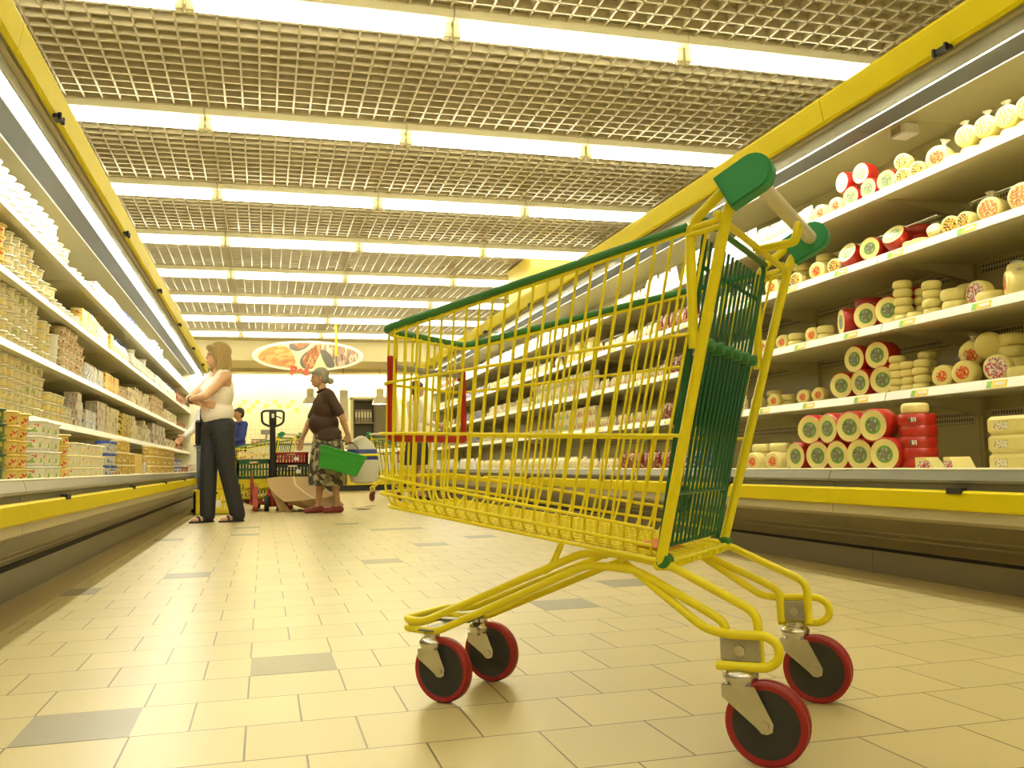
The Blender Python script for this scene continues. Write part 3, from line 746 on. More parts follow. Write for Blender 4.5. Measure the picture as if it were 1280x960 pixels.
def b_bag(name, w, h, d, m1, cap=None):
    """an upright pillow packet, front on -x"""
    def f():
        m = MB(); g = []
        for j in range(7):
            z = h*j/6; bulge = d/2*(sin(pi*min(1, max(0, j/6)))**.5 if 0 < j < 6 else .08)
            if j == 0: bulge = d*.42
            ring = []
            for q in range(12):
                a = 2*pi*q/12; cx, cy = cos(a), sin(a)
                ring.append((bulge*(abs(cx)**.8)*(1 if cx > 0 else -1), w/2*(abs(cy)**.6)*(1 if cy > 0 else -1)*(1 if j < 6 else .96), z))
            g.append(ring)
        b = len(m.v)
        for r_ in g: m.pts(r_)
        for j in range(6):
            for q in range(12): m.face((b+j*12+q, b+j*12+(q+1) % 12, b+(j+1)*12+(q+1) % 12, b+(j+1)*12+q), 0, True)
        m.face([b+q for q in range(11,-1,-1)], 0); m.face([b+72+q for q in range(12)], 0)
        m.box(-.001, .001, -w*.46, w*.46, h, h+.012, 0)
        return m.build(name, [m1])
    return f
def b_carton(name, w, h, d, m1, m2=None, win=True):
    def f():
        m = MB(); m.bbox(-d/2, d/2, -w/2, w/2, 0, h, .002); o = m.build(name, [m1])
        if win and m2:
            l = MB(); l.box(-d/2-.0012, -d/2+.001, -w*.36, w*.36, h*.22, h*.72); l.build('label', m2, o)
        return o
    return f
PK = {
 'maroon': ('maroon_packet', b_bag('maroon_packet', .085, .115, .035, printmat('print_maroon', (.17,.016,.010), [((.62,.47,.22),.58),((.42,.04,.02),.6)], 45)), .088, .115, .05, 'maroon cheese packet'),
 'blue': ('blue_packet', b_bag('blue_packet', .085, .105, .035, printmat('print_blue', (.05,.10,.38), [((.75,.72,.6),.55),((.7,.08,.06),.66)], 45)), .088, .105, .05, 'blue and white cheese packet'),
 'creambag': ('cream_bag', b_bag('cream_bag', .10, .10, .06, printmat('print_cream_bag', (.78,.68,.36), [((.82,.78,.6),.55),((.62,.40,.10),.68)], 40)), .10, .10, .07, 'cream coloured cheese bag'),
 'yellowbag': ('yellow_bag', b_bag('yellow_bag', .10, .17, .06, printmat('print_yellow_bag', (.80,.62,.14), [((.85,.80,.55),.55),((.60,.30,.05),.66)], 30)), .105, .17, .07, 'tall yellow cheese bag'),
 'whitebag': ('white_bag', b_bag('white_bag', .09, .13, .05, printmat('print_white_bag', (.84,.82,.74), [((.25,.35,.60),.66),((.7,.6,.2),.68)], 45)), .095, .13, .06, 'white cheese bag'),
 'carton': ('cheese_carton', b_carton('cheese_carton', .085, .10, .06, printmat('print_carton', (.80,.72,.44), [((.80,.76,.55),.55)], 40), printmat('print_carton_front', (.70,.55,.25), [((.55,.08,.03),.52),((.85,.75,.4),.6)], 60)), .088, .10, .06, 'cream carton with red print'),
 'gcarton': ('green_print_carton', b_carton('green_print_carton', .085, .10, .06, printmat('print_carton', (.80,.72,.44), []), printmat('print_green_front', (.72,.62,.30), [((.16,.30,.05),.52),((.85,.75,.4),.6)], 60)), .088, .10, .06, 'cream carton with green print'),
 'pouch': ('small_packet', b_bag('small_packet', .075, .08, .03, printmat('print_pouch', (.78,.68,.40), [((.60,.12,.06),.62),((.30,.36,.12),.64),((.85,.82,.66),.6)], 60)), .078, .08, .045, 'small pale cheese packet with red print'),
 'white': ('white_box', b_carton('white_box', .11, .10, .06, printmat('print_white_box', (.85,.84,.78), [((.20,.25,.50),.68)], 40), printmat('print_white_front', (.85,.84,.78), [((.75,.15,.03),.60),((.25,.20,.45),.62)], 50)), .115, .10, .06, 'white box with orange and violet print'),
 'block': ('pale_pack', b_carton('pale_pack', .10, .055, .07, printmat('print_block', (.80,.72,.46), [((.84,.80,.62),.55)], 35), PRT['white']), .103, .056, .07, 'flat pale cheese pack'),
}
CNT = {}
def run_r(kind, k, u0, u1, lev=1, jit=.0, back=0.0, skip=0.0, gapf=1.0):
    """a run of packets along a right-hand shelf between two photo columns"""
    nm, bf, w, h, d, desc = PK[kind]
    z = shelf_z(1, k); X = fx(k)+d/2+back
    ya, yb = y_at(u1, X-d/2, z), y_at(u0, X-d/2, z)
    y = ya+w/2
    while y < min(yb-w*.3, 14.6):
        CNT[(kind, k)] = CNT.get((kind, k), 0)+1; n = CNT[(kind, k)]
        L = lev if isinstance(lev, int) else random.choice(lev)
        for q in range(L):
            lab = '%s, %s from the near end, right-hand %s' % (desc, ordn(n), where_r(k))
            if L > 1: lab = '%s, %s in the %s pile, right-hand %s' % (desc, 'bottom' if q == 0 else 'top' if q == L-1 else ordn(q+1)+' up', ordn(n), where_r(k))
            M = Matrix.Translation((X+random.uniform(-1, 1)*.01, y, z+q*h)) @ Matrix.Rotation(random.uniform(-.15, .15), 4, 'Z')
            put(nm, bf, M, lab, 'cheese pack', 'packets on the right-hand shelves')
        y += w*gapf+random.uniform(0, .012)+(random.uniform(.05,.2) if random.random() < skip else 0)
# deck, beyond the wheels
run_r('blue', 0, 846, 885); run_r('maroon', 0, 772, 846); run_r('pouch', 0, 728, 771); run_r('creambag', 0, 598, 728); run_r('whitebag', 0, 536, 598, skip=.2)
# lowest shelf (k=1)
D = 'red-waxed cheese with green label, {n} in the %s row, right-hand lowest shelf'
face_row('red', 1, (1048,1074,1099), 0, D % 'lower', (22,6,22), s=1.2)
face_row('red', 1, (1066,1093), 1, D % 'upper', (10,18), s=1.2)
for i, u in enumerate((943, 965, 1001, 1020)):
    face_row('cream', 1, (u,), 0, 'cream wheel with red label, %s from the left end of the lowest shelf' % ordn(i+1), (24,), s=.80)
flat_stack('plainb', 1, 982, 2, 'plain pale disc, {n} of the pair between the red-labelled wheels, lowest shelf', .05, .75)
flat_stack('plainb', 1, 966, 3, 'plain pale disc, {n} behind the left cream wheels of the lowest shelf', .12, .8)
for j, (u, n) in enumerate(((1121, 5), (1134, 4), (1150, 4))): flat_stack('plain', 1, u, n, 'small pale disc, {n} in the %s front stack, right-hand lowest shelf' % ('left', 'middle', 'right')[j], .01, 1.0)
flat_stack('plain', 1, 1158, 5, 'small pale disc, {n} in the tall rear stack, right-hand lowest shelf', .09, 1.05)
face_row('cream', 1, (1174,), 0, 'cream wheel with red label, just right of the small disc stacks, lowest shelf', (20,), s=.98)
face_row('creamr', 1, (1199,), 0, 'film-wrapped wheel with red oval label, standing before the tilted cheeses, lowest shelf', (22,), s=1.0)
face_row('creamr', 1, (1207,), 1, 'film-wrapped wheel tilted on top, the left of two leaning, lowest shelf', (30,), .06, 1.0, tilt=-20)
face_row('creamp', 1, (1241,), 0, 'cheese wheel with red and purple round label, near end of the lowest shelf', (24,), s=.95)
face_row('plainb', 1, (1231,), 1, 'plain pale disc leaning on top behind the purple-labelled wheel, lowest shelf', (40,), .07, 1.0, tilt=-35)
flat_stack('plainb', 1, 1264, 4, 'pale disc with barcode, {n} in the rear stack at the near end, lowest shelf', .09, 1.0)
flat_stack('plainb', 1, 1274, 1, 'single pale disc lying in front at the near end of the lowest shelf', -.0, 1.0)
run_r('maroon', 1, 824, 862); run_r('pouch', 1, 746, 824); run_r('carton', 1, 712, 744, 2); run_r('gcarton', 1, 690, 711, 2); run_r('block', 1, 600, 688, 1, skip=.3); run_r('blue', 1, 536, 598, skip=.1)
run_r('pouch', 1, 868, 930)
# second shelf (k=2)
face_row('red', 2, (1053,1078,1105), 0, 'red-waxed cheese with green label, {n} from the left on the second shelf', (-20,24,26), s=1.2)
flat_stack('redp', 2, 1084, 4, 'flat red-waxed cheese, {n} of the stack behind the left red wheels, second shelf', .11)
flat_stack('redp', 2, 1133, 4, 'flat red-waxed cheese, {n} of the stack behind the pale discs, second shelf', .13)
for j, (u, n) in enumerate(((1127, 5), (1142, 1), (1163, 4), (1153, 4))): flat_stack('plain', 2, u, n, 'small pale disc, {n}, %s, second shelf' % ('stack nearest the red wheels', 'alone between two stacks', 'stack right of the lone disc', 'rear stack between the others')[j], 0 if j < 3 else .08, 1.12)
flat_stack('plainb', 2, 1190, 2, 'pale disc, {n} of the pair right of the small disc stacks, second shelf', .0, 1.0)
flat_stack('plainb', 2, 1208, 3, 'pale disc, {n} of the rear stack behind the labelled wheel, second shelf', .12, .9)
face_row('creamp', 2, (1218,), 0, 'cheese wheel with red and purple label, half hidden behind a lying disc, second shelf', (5,), .02, s=.95)
flat_stack('plainb', 2, 1234, 1, 'single thick pale disc with barcode lying in front, second shelf', -.0, 1.05)
face_row('creamr', 2, (1260,), 0, 'film-wrapped wheel with red label standing edge on, second shelf', (-35,), s=1.1)
flat_stack('plainb', 2, 1276, 3, 'pale disc, {n} of the stack at the near end, second shelf', .06, 1.0)
for i, u in enumerate((950, 975, 1012)): face_row('cream', 2, (u,), 0, 'cream wheel with small red label, %s from the left on the second shelf' % ordn(i+1), (22,), s=.85)
for j, u in enumerate((962, 993, 1030)): flat_stack('plainb', 2, u, 2, 'pale disc, {n} of the %s pair among the cream wheels, second shelf' % ('left', 'middle', 'right')[j], .0, .8)
run_r('maroon', 2, 826, 880); run_r('pouch', 2, 742, 826); run_r('carton', 2, 712, 741, 2); run_r('gcarton', 2, 668, 711, 2); run_r('block', 2, 606, 666, (1,2)); run_r('blue', 2, 568, 604); run_r('pouch', 2, 536, 567)
run_r('creambag', 2, 884, 940)
# third shelf (k=3)
for i, (u, yw, ti) in enumerate(((1057, 10, 25), (1084, 20, 5), (1113, 16, 35))): face_row('red', 3, (u,), 0, 'red-waxed cheese with green label, %s from the left on the third shelf' % ordn(i+1), (yw,), 0, 1.02, tilt=ti)
flat_stack('redp', 3, 1072, 3, 'flat red-waxed cheese, {n} of the stack behind the leaning wheels, third shelf', .12)
flat_stack('redp', 3, 1144, 3, 'flat red-waxed cheese, {n} of the stack beside the leaning wheel, third shelf', .10)
flat_stack('redp', 3, 1128, 2, 'flat red-waxed cheese, {n} of the low rear stack, third shelf', .14)
for i, u in enumerate((1137, 1148)): flat_stack('plainb', 3, u, 1, '{n} film-wrapped pale cheese lying low at the front, %s of two, third shelf' % ('left', 'right')[i], 0, .8)
face_row('creamo', 3, (1163,), 0, 'small film-wrapped cheese with orange label lying low, third shelf', (30,), 0, .6, tilt=30)
face_row('creamb', 3, (1184,), 0, 'small wheel with yellow and black label, front of the third shelf', (24,), 0, 1.0)
face_row('creamb', 3, (1203,), 0, 'small wheel with yellow and black label, right of its twin, third shelf', (4,), 0, .95)
flat_stack('plainb', 3, 1213, 2, 'pale disc, {n} of the pair behind the small labelled wheels, third shelf', .1, .9)
face_row('creamo', 3, (1231,), 0, 'film-wrapped wheel with large orange label, second from the near end, third shelf', (20,), 0, .95)
face_row('creamo', 3, (1271,), 0, 'film-wrapped wheel with large orange label, nearest end of the third shelf', (20,), 0, 1.05)
for i, u in enumerate((962, 992, 1018, 1040)):
    face_row('creamb' if i % 2 else 'cream', 3, (u,), 0, 'cheese wheel with %s label, %s from the left end of the third shelf' % ('yellow and black' if i % 2 else 'small red', ordn(i+1)), (20,), 0, 1.0)
for i, u in enumerate((1000, 1030)): flat_stack('plainb', 3, u, 4, 'pale disc, {n} of the %s tall rear stack behind the trolley handle, third shelf' % ('left', 'right')[i], .12, .9)
run_r('maroon', 3, 820, 880); run_r('pouch', 3, 740, 820); run_r('yellowbag', 3, 700, 738); run_r('creambag', 3, 640, 698, skip=.15); run_r('gcarton', 3, 612, 638, 1); run_r('blue', 3, 575, 610); run_r('pouch', 3, 536, 574); run_r('creambag', 3, 884, 945)
# top shelf (k=4)
D = 'red-waxed cheese with green label, {n} in the %s row, right-hand top shelf'
face_row('red', 4, (1062,1084,1105), 0, D % 'lower', (10,8,20), s=.92)
face_row('red', 4, (1052,1074), 1, D % 'upper', (0,12), s=.92)
for i, u in enumerate((1023, 1042)): face_row('cream', 4, (u,), 0, 'cream wheel with small red label, %s of two left of the red wheels, top shelf' % ('left', 'right')[i], (20,), s=.9)
face_row('creamb', 4, (1125,1143), 0, 'small wheel with yellow and black label, {n} in the lower row, top shelf', (25,25), s=.95)
face_row('creamb', 4, (1124,), 1, 'small wheel with yellow and black label, on top of the pair, top shelf', (25,), s=.95)
face_row('creamr', 4, (1166,), 0, 'film-wrapped cheese with red label and twisted tail beside the small wheels, top shelf', (25,), s=1.05)
for i, u in enumerate((1190, 1213, 1238, 1263, 1283)):
    flat_stack('plainb', 4, u, 1, '{n} pale disc lying under the wrapped wheels, %s from the left, top shelf' % ordn(i+1), 0, .86)
z2 = shelf_z(1,4)+.048*.86
for i, u in enumerate((1202, 1226, 1253, 1279)):
    face_row('creamo', 4, (u,), 0, 'film-wrapped wheel with twisted tail, %s of four standing on pale discs, top shelf' % ordn(i+1), (20,), 0, .86, z0=z2)
run_r('creambag', 4, 945, 1012); run_r('whitebag', 4, 880, 940); run_r('yellowbag', 4, 843, 876); run_r('whitebag', 4, 806, 842); run_r('pouch', 4, 764, 804); run_r('block', 4, 700, 762, 1, skip=.2); run_r('white', 4, 575, 695); run_r('maroon', 4, 536, 572)
# ------------------------------------------------------------------ dairy goods on the left
def b_tub(name, r, h, body, lid, band=None, taper=.80, sq=1.0, lidh=.12, n=20):
    def f():
        rb = r*taper; lh = h*lidh
        prof = [(rb*.95,0),(rb,.003),(rb+(r-rb)*.25,h*.22),(rb+(r*.95-rb)*.8,h*.74),(r*.95,h-lh)]
        m = MB(); m.lathe(prof, n, 0, None, [0,0,1 if band else 0,0], sq=sq)
        o = m.build(name, [body, band or body])
        l = MB(); l.lathe([(r*.95,h-lh-.002),(r*1.06,h-lh),(r*1.06,h-.003),(r*1.01,h-.0005),(r*.93,h-.0005),(r*.90,h-.0025)], n, sq=sq); l.build('lid', lid, o)
        return o
    return f
LIDC = mat('clear_lid', (.82,.77,.58), .25, var=.04)
LIDW = mat('white_lid', (.84,.82,.74), .35, var=.03)
LIDY = mat('yellow_lid', (.82,.62,.14), .35, var=.04)
LIDG = mat('green_lid', (.30,.52,.10), .35, var=.06)
LIDD = mat('dark_green_lid', (.03,.12,.03), .35, var=.1)
LIDB = mat('blue_lid', (.03,.07,.36), .35, var=.08)
CUPB = mat('cup_plastic', (.66,.58,.34), .3, var=.05)
LK = {
 'cup':   ('cheese_cup', b_tub('cheese_cup', .051, .0535, CUPB, LIDC, printmat('cup_print', (.80,.72,.46), [((.42,.52,.16),.56),((.66,.22,.10),.66),((.48,.48,.40),.62)], 38)), .109, .0535, 'clear cup with green and red print'),
 'cupy':  ('yellow_band_cup', b_tub('yellow_band_cup', .051, .0535, CUPB, LIDC, printmat('cupy_print', (.80,.70,.36), [((.82,.64,.18),.5),((.68,.24,.10),.67),((.48,.48,.40),.62)], 38)), .109, .0535, 'clear cup with yellow print'),
 'cupr':  ('red_band_cup', b_tub('red_band_cup', .049, .052, mat('cup_tan', (.62,.48,.28), .35), mat('tan_lid', (.66,.54,.34), .3), printmat('cupr_print', (.74,.64,.44), [((.55,.08,.05),.58),((.85,.80,.62),.6)], 45)), .105, .052, 'tan cup with red print'),
 'marg':  ('margarine_tub', b_tub('margarine_tub', .078, .0525, mat('margarine_yellow', (.80,.60,.16), .35), LIDY, printmat('marg_print', (.80,.62,.20), [((.62,.05,.02),.58),((.30,.25,.10),.66)], 32, aniso=(1,1,1.6)), .86), .16, .0525, 'yellow tub with red lettering'),
 'ricotta': ('ricotta_tub', b_tub('ricotta_tub', .070, .063, mat('white_tub_plastic', (.82,.80,.70), .35), LIDW, printmat('ricotta_print', (.82,.78,.62), [((.32,.50,.10),.54),((.62,.10,.06),.64)], 34), .86), .145, .063, 'white tub with green print'),
 'spread': ('spread_tub', b_tub('spread_tub', .070, .060, mat('white_tub_plastic', (.82,.80,.70)), mat('pale_yellow_lid', (.84,.74,.36), .35), printmat('spread_print', (.82,.78,.62), [((.82,.62,.16),.54),((.62,.10,.06),.65)], 34), .86), .145, .060, 'white tub with yellow rim'),
 'green': ('green_tub', b_tub('green_tub', .060, .0525, mat('green_tub_plastic', (.08,.16,.03), .35), LIDD, printmat('green_print', (.10,.17,.03), [((.55,.48,.10),.56)], 36), .88), .13, .0525, 'dark green tub with gold print'),
 'bluecap': ('blue_lid_pot', b_tub('blue_lid_pot', .040, .072, mat('pot_clear', (.62,.62,.56), .3), LIDB, printmat('bluecap_print', (.64,.62,.54), [((.08,.14,.40),.56),((.62,.15,.1),.66)], 40), .92, lidh=.2), .087, .072, 'small pot with blue lid'),
 'white': ('white_tub', b_tub('white_tub', .056, .062, mat('white_tub_plastic', (.82,.80,.70)), LIDW, None, .88), .12, .062, 'plain white tub with white lid'),
 'gold': ('golden_jar', b_tub('golden_jar', .040, .080, mat('jar_gold', (.52,.34,.06), .3), mat('cream_lid', (.80,.72,.45), .35), printmat('gold_print', (.55,.36,.08), [((.78,.66,.34),.55),((.30,.14,.03),.62)], 40), .95), .087, .080, 'golden brown jar with cream lid'),
 'bottle': ('yogurt_bottle', None, .075, .16, 'white yogurt bottle'),
 'milk': ('milk_carton', None, .085, .17, 'tall white carton'),
 'ycarton': ('yellow_carton', b_carton('yellow_carton', .075, .15, .075, printmat('ycarton_print', (.82,.60,.12), [((.85,.78,.5),.56),((.55,.20,.04),.64)], 36), None, False), .08, .15, 'tall yellow carton'),
 'bcarton': ('blue_white_carton', b_carton('blue_white_carton', .085, .13, .075, printmat('bcarton_print', (.80,.80,.76), [((.16,.26,.55),.57),((.6,.15,.1),.67)], 36), None, False), .09, .13, 'white carton with blue print'),
 'ocarton': ('orange_pack', b_carton('orange_pack', .07, .14, .07, printmat('ocarton_print', (.80,.48,.08), [((.85,.70,.25),.54),((.45,.12,.03),.62)], 36), None, False), .075, .14, 'orange and yellow pack'),
 'tray': ('flat_pack', b_carton('flat_pack', .13, .035, .10, printmat('tray_print', (.66,.56,.36), [((.78,.70,.48),.52),((.45,.20,.10),.66)], 40), None, False), .135, .035, 'flat brownish pack'),
 'box': ('mixed_box', b_carton('mixed_box', .10, .055, .08, printmat('box_print', (.66,.60,.50), [((.45,.42,.40),.54),((.55,.20,.14),.64),((.82,.76,.6),.6)], 42), None, False), .104, .055, 'small grey and pink box'),
 'stripe': ('striped_box', b_carton('striped_box', .09, .04, .08, printmat('stripe_print', (.82,.62,.10), [((.06,.05,.04),.54)], 50), None, False), .094, .04, 'yellow and black box'),
 'sunbox': ('orange_disc_box', None, .22, .17, 'yellow box with orange disc'),
 'silver': ('silver_pouch', b_bag('silver_pouch', .08, .11, .05, mat('silver_film', (.62,.60,.54), .25, metal=.6, var=.2, scale=30)), .09, .11, 'silver pouch'),
 'jarred': ('brown_jar', b_tub('brown_jar', .036, .075, mat('jar_brown', (.18,.06,.03), .25), mat('red_lid', (.45,.06,.03), .35), printmat('jarred_print', (.30,.10,.05), [((.70,.6,.4),.56)], 45), .95), .079, .075, 'brown jar with red lid'),
}
def b_bottle():
    m = MB(); m.lathe([(.030,0),(.034,.004),(.034,.09),(.028,.115),(.016,.130),(.016,.142)], 18); o = m.build('yogurt_bottle', [mat('bottle_white', (.84,.83,.78), .3)])
    c = MB(); c.lathe([(.0185,.140),(.0185,.158),(.016,.160)], 14); c.build('cap', LIDB, o)
    l = MB(); l.lathe([(.0345,.03),(.0345,.08)], 18, cap=False); l.build('label', printmat('bottle_print', (.80,.78,.66), [((.3,.4,.6),.6),((.8,.55,.1),.62)], 45), o); return o
def b_milk():
    m = MB(); m.bbox(-.036,.036,-.038,.038,0,.125,.002); m.prism([(-.036,.125),(.036,.125),(.004,.158),(-.004,.158)], -.037, .037, 0, lambda a,b,y:(a,y,b)); m.box(-.003,.003,-.037,.037,.155,.172)
    o = m.build('milk_carton', [printmat('milk_print', (.84,.83,.78), [((.28,.38,.62),.64),((.75,.60,.18),.66)], 34)]); return o
def b_sun():
    m = MB(); m.bbox(-.06,.06,-.105,.105,0,.165,.003); o = m.build('orange_disc_box', [printmat('sun_print', (.80,.58,.14), [((.84,.70,.3),.56)], 20)])
    l = MB(); l.lathe([(.0001,.0605),(.03,.0605),(.058,.0602)], 28, 0, Matrix.Translation((0,0,.085)) @ Matrix.Rotation(pi/2,4,'Y'), [1,0], cap=False); l.build('label', [mat('orange_ink', (.78,.24,.03), .4), mat('yellow_ink', (.84,.62,.12), .4)], o); return o
LK['bottle'] = LK['bottle'][:1]+(b_bottle,)+LK['bottle'][2:]; LK['milk'] = LK['milk'][:1]+(b_milk,)+LK['milk'][2:]; LK['sunbox'] = LK['sunbox'][:1]+(b_sun,)+LK['sunbox'][2:]
XLD, XLS = XL[-1]-.095, XL[-1]-DS-.02
LN = {0: 'bottom deck', 1: 'lowest shelf', 2: 'second shelf', 3: 'third shelf', 4: 'top shelf'}
LC = {}
LASTY = {}
def run_l(kind, k, u0, u1, lev=1, back=0.0, gap=0.0, setb=0.0, tot=None):
    nm, bf, w, h, d = LK[kind]
    z = shelf_z(-1, k); X = (XLD if k == 0 else XLS)-w/2-back
    ya = max(y_at(u0, X+w/2, z), LASTY.get((k, back), 0))
    yb = min(y_at(u1, X+w/2, z), 14.6)
    y = ya+w/2; first = True
    while y < yb-w*.25 or first:
        first = False
        LC[(kind, k, back)] = LC.get((kind, k, back), 0)+1; n = LC[(kind, k, back)]
        L = lev if isinstance(lev, int) else (lev(n) if callable(lev) else random.choice(lev))
        for q in range(L):
            sh = LN[k]+(' rear row' if back else '')
            if L == 1: lab = '%s, %s from the near end, left-hand %s' % (d, ordn(n), sh)
            else: lab = '%s, %s in the %s stack, left-hand %s' % (d, 'bottom' if q == 0 else 'top' if q == L-1 else ordn(q+1)+' up', ordn(n), sh)
            M = Matrix.Translation((X+random.uniform(-1, 1)*.005, y+random.uniform(-1, 1)*.0015, z+q*(h+.0004))) @ Matrix.Rotation(pi+random.uniform(-.12, .12)*(1 if nm.endswith(('carton','box','pack','pouch')) else .6 if kind in ('marg','ricotta','spread','green') else 12), 4, 'Z')
            put(nm, bf, M, lab, 'dairy product', 'dairy products on the left-hand shelves')
        y += w+.003+random.uniform(0, .006)+gap
    LASTY[(k, back)] = y-w/2+.004
step = lambda *a: (lambda n: a[min(n-1, len(a)-1)])
# bottom deck
run_l('green', 0, -14, 13, 5); run_l('marg', 0, 14, 51, step(5,5,5,4)); run_l('ricotta', 0, 52, 80, 4); run_l('marg', 0, 81, 93, 4)
run_l('spread', 0, 94, 134, step(3,3,3,3)); run_l('bluecap', 0, 135, 147, 3); run_l('gold', 0, 148, 170, (2,2,3)); run_l('sunbox', 0, 171, 186); run_l('silver', 0, 186, 189)
run_l('gold', 0, 190, 218, 3, gap=.03); run_l('bluecap', 0, 219, 228, 2, gap=.03); run_l('jarred', 0, 229, 236, 1, gap=.06); run_l('box', 0, 236, 246, 2, gap=.08)
# lowest shelf
run_l('cupy', 1, -14, 20, 5); run_l('cup', 1, 20, 62, 5); run_l('cupy', 1, 62, 84, step(4,4,4,3,3)); run_l('cup', 1, 84, 95, 2)
run_l('box', 1, 97, 108, 4); run_l('bcarton', 1, 108, 122, 1); run_l('box', 1, 124, 136, 4); run_l('tray', 1, 137, 153, 6); run_l('stripe', 1, 154, 165, 5)
run_l('tray', 1, 166, 191, (4,5,6)); run_l('box', 1, 192, 208, 4, gap=.02); run_l('tray', 1, 209, 222, 3); run_l('jarred', 1, 223, 229, 2, gap=.03); run_l('box', 1, 230, 244, 1, gap=.1)
# second shelf
run_l('cupy', 2, -14, 12, 5); run_l('cup', 2, 12, 54, 5); run_l('cupy', 2, 54, 70, 4); run_l('white', 2, 70, 80, 3); run_l('cupr', 2, 80, 108, step(5,5,5,5,4))
run_l('bcarton', 2, 109, 131, 1); run_l('ocarton', 2, 132, 150, 1); run_l('cupr', 2, 151, 162, 2); run_l('tray', 2, 163, 191, (4,5)); run_l('cupr', 2, 192, 206, 4, gap=.02); run_l('tray', 2, 207, 222, 4); run_l('jarred', 2, 223, 232, 1, gap=.05); run_l('box', 2, 233, 246, 1, gap=.1)
# third shelf
run_l('marg', 3, -14, 14, step(4,4,3)); run_l('cup', 3, 14, 30, 4); run_l('cupy', 3, 30, 58, step(4,4,3,3,3)); run_l('spread', 3, 58, 73, 2); run_l('white', 3, 74, 103, 1)
run_l('ycarton', 3, 104, 122, 1); run_l('milk', 3, 123, 138, 1); run_l('ocarton', 3, 139, 144, 1); run_l('bottle', 3, 145, 162, 1); run_l('white', 3, 163, 195, (2,3)); run_l('bcarton', 3, 196, 210, 1); run_l('bottle', 3, 211, 221, 1); run_l('jarred', 3, 222, 230, 2, gap=.04); run_l('white', 3, 231, 246, 1, gap=.1)
# top shelf
run_l('white', 4, -14, 74, step(3,3,3,3,3)); run_l('spread', 4, 75, 93, 2); run_l('white', 4, 94, 121, 1)
run_l('bcarton', 4, 122, 143, 1); run_l('milk', 4, 144, 158, 1); run_l('bottle', 4, 159, 175, 1); run_l('milk', 4, 176, 192, 1); run_l('white', 4, 193, 206, (2,3)); run_l('bcarton', 4, 208, 226, 1); run_l('milk', 4, 227, 238, 1, gap=.05)
# ------------------------------------------------------------------ people
def cap(mb, p0, r0, p1, r1, n=12, k=4):
    p0, p1 = Vector(p0), Vector(p1); d = p1-p0; L = d.length
    q = (d.to_track_quat('Z', 'Y') if L > 1e-6 else Vector((0,0,1)).to_track_quat('Z', 'Y')).to_matrix()
    prof = []
    for i in range(k+1):
        a = pi/2*i/k; prof.append((max(1e-4, r0*sin(a)), -r0*cos(a)))
    for i in range(k+1):
        a = pi/2*i/k; prof.append((max(1e-4, r1*cos(a)), L+r1*sin(a)))
    M = q.to_4x4(); M.translation = p0
    mb.lathe(prof, n, 0, M)
def ell(mb, c, r, M=None): mb.ball(c, r, 16, 10, 0, M)
def blob(mb, name, mats, parent, voxel=.006, smooth=6, fac=.5):
    """one continuous surface over the union of the shapes in mb"""
    me = mb.mesh('tmp', []); o = bpy.data.objects.new('tmp', me); COL.objects.link(o)
    a = o.modifiers.new('r', 'REMESH'); a.mode = 'VOXEL'; a.voxel_size = voxel
    b = o.modifiers.new('s', 'SMOOTH'); b.iterations = smooth; b.factor = fac
    dg = bpy.context.evaluated_depsgraph_get(); ev = o.evaluated_get(dg)
    nm = bpy.data.meshes.new_from_object(ev); nm.name = name
    bpy.data.objects.remove(o, do_unlink=True); bpy.data.meshes.remove(me)
    nm.materials.clear()
    for m in (mats if isinstance(mats, (list, tuple)) else [mats]): nm.materials.append(m)
    nm.polygons.foreach_set('use_smooth', [True]*len(nm.polygons))
    nm.polygons.foreach_set('material_index', [0]*len(nm.polygons))
    r = bpy.data.objects.new(name, nm); COL.objects.link(r)
    if parent is not None: r.parent = parent
    return r
SKIN = mat('skin', (.58,.33,.17), .5, var=.06, scale=20)
SKIN2 = mat('tanned_skin', (.46,.25,.12), .5, var=.06, scale=20)
LIP = mat('lips', (.45,.13,.10), .45)
EYEW = mat('eye_white', (.48,.44,.38), .3); EYED = mat('iris_dark', (.03,.02,.012), .2)
def hairmat(name, c, var=.35):
    if name in MATS: return MATS[name]
    m = mat(name, c, .45, var=var, scale=1)
    nt = m.node_tree
    nz = [n for n in nt.nodes if n.type == 'TEX_NOISE'][0]; tc = [n for n in nt.nodes if n.type == 'TEX_COORD'][0]
    mp = nt.nodes.new('ShaderNodeMapping'); mp.inputs['Scale'].default_value = (90, 90, 6); nt.links.new(tc.outputs['Object'], mp.inputs['Vector']); nt.links.new(mp.outputs['Vector'], nz.inputs['Vector'])
    bp = nt.nodes.new('ShaderNodeBump'); bp.inputs['Strength'].default_value = .5; bp.inputs['Distance'].default_value = .004
    nt.links.new(nz.outputs['Fac'], bp.inputs['Height']); nt.links.new(bp.outputs['Normal'], nt.nodes['Principled BSDF'].inputs['Normal'])
    return m
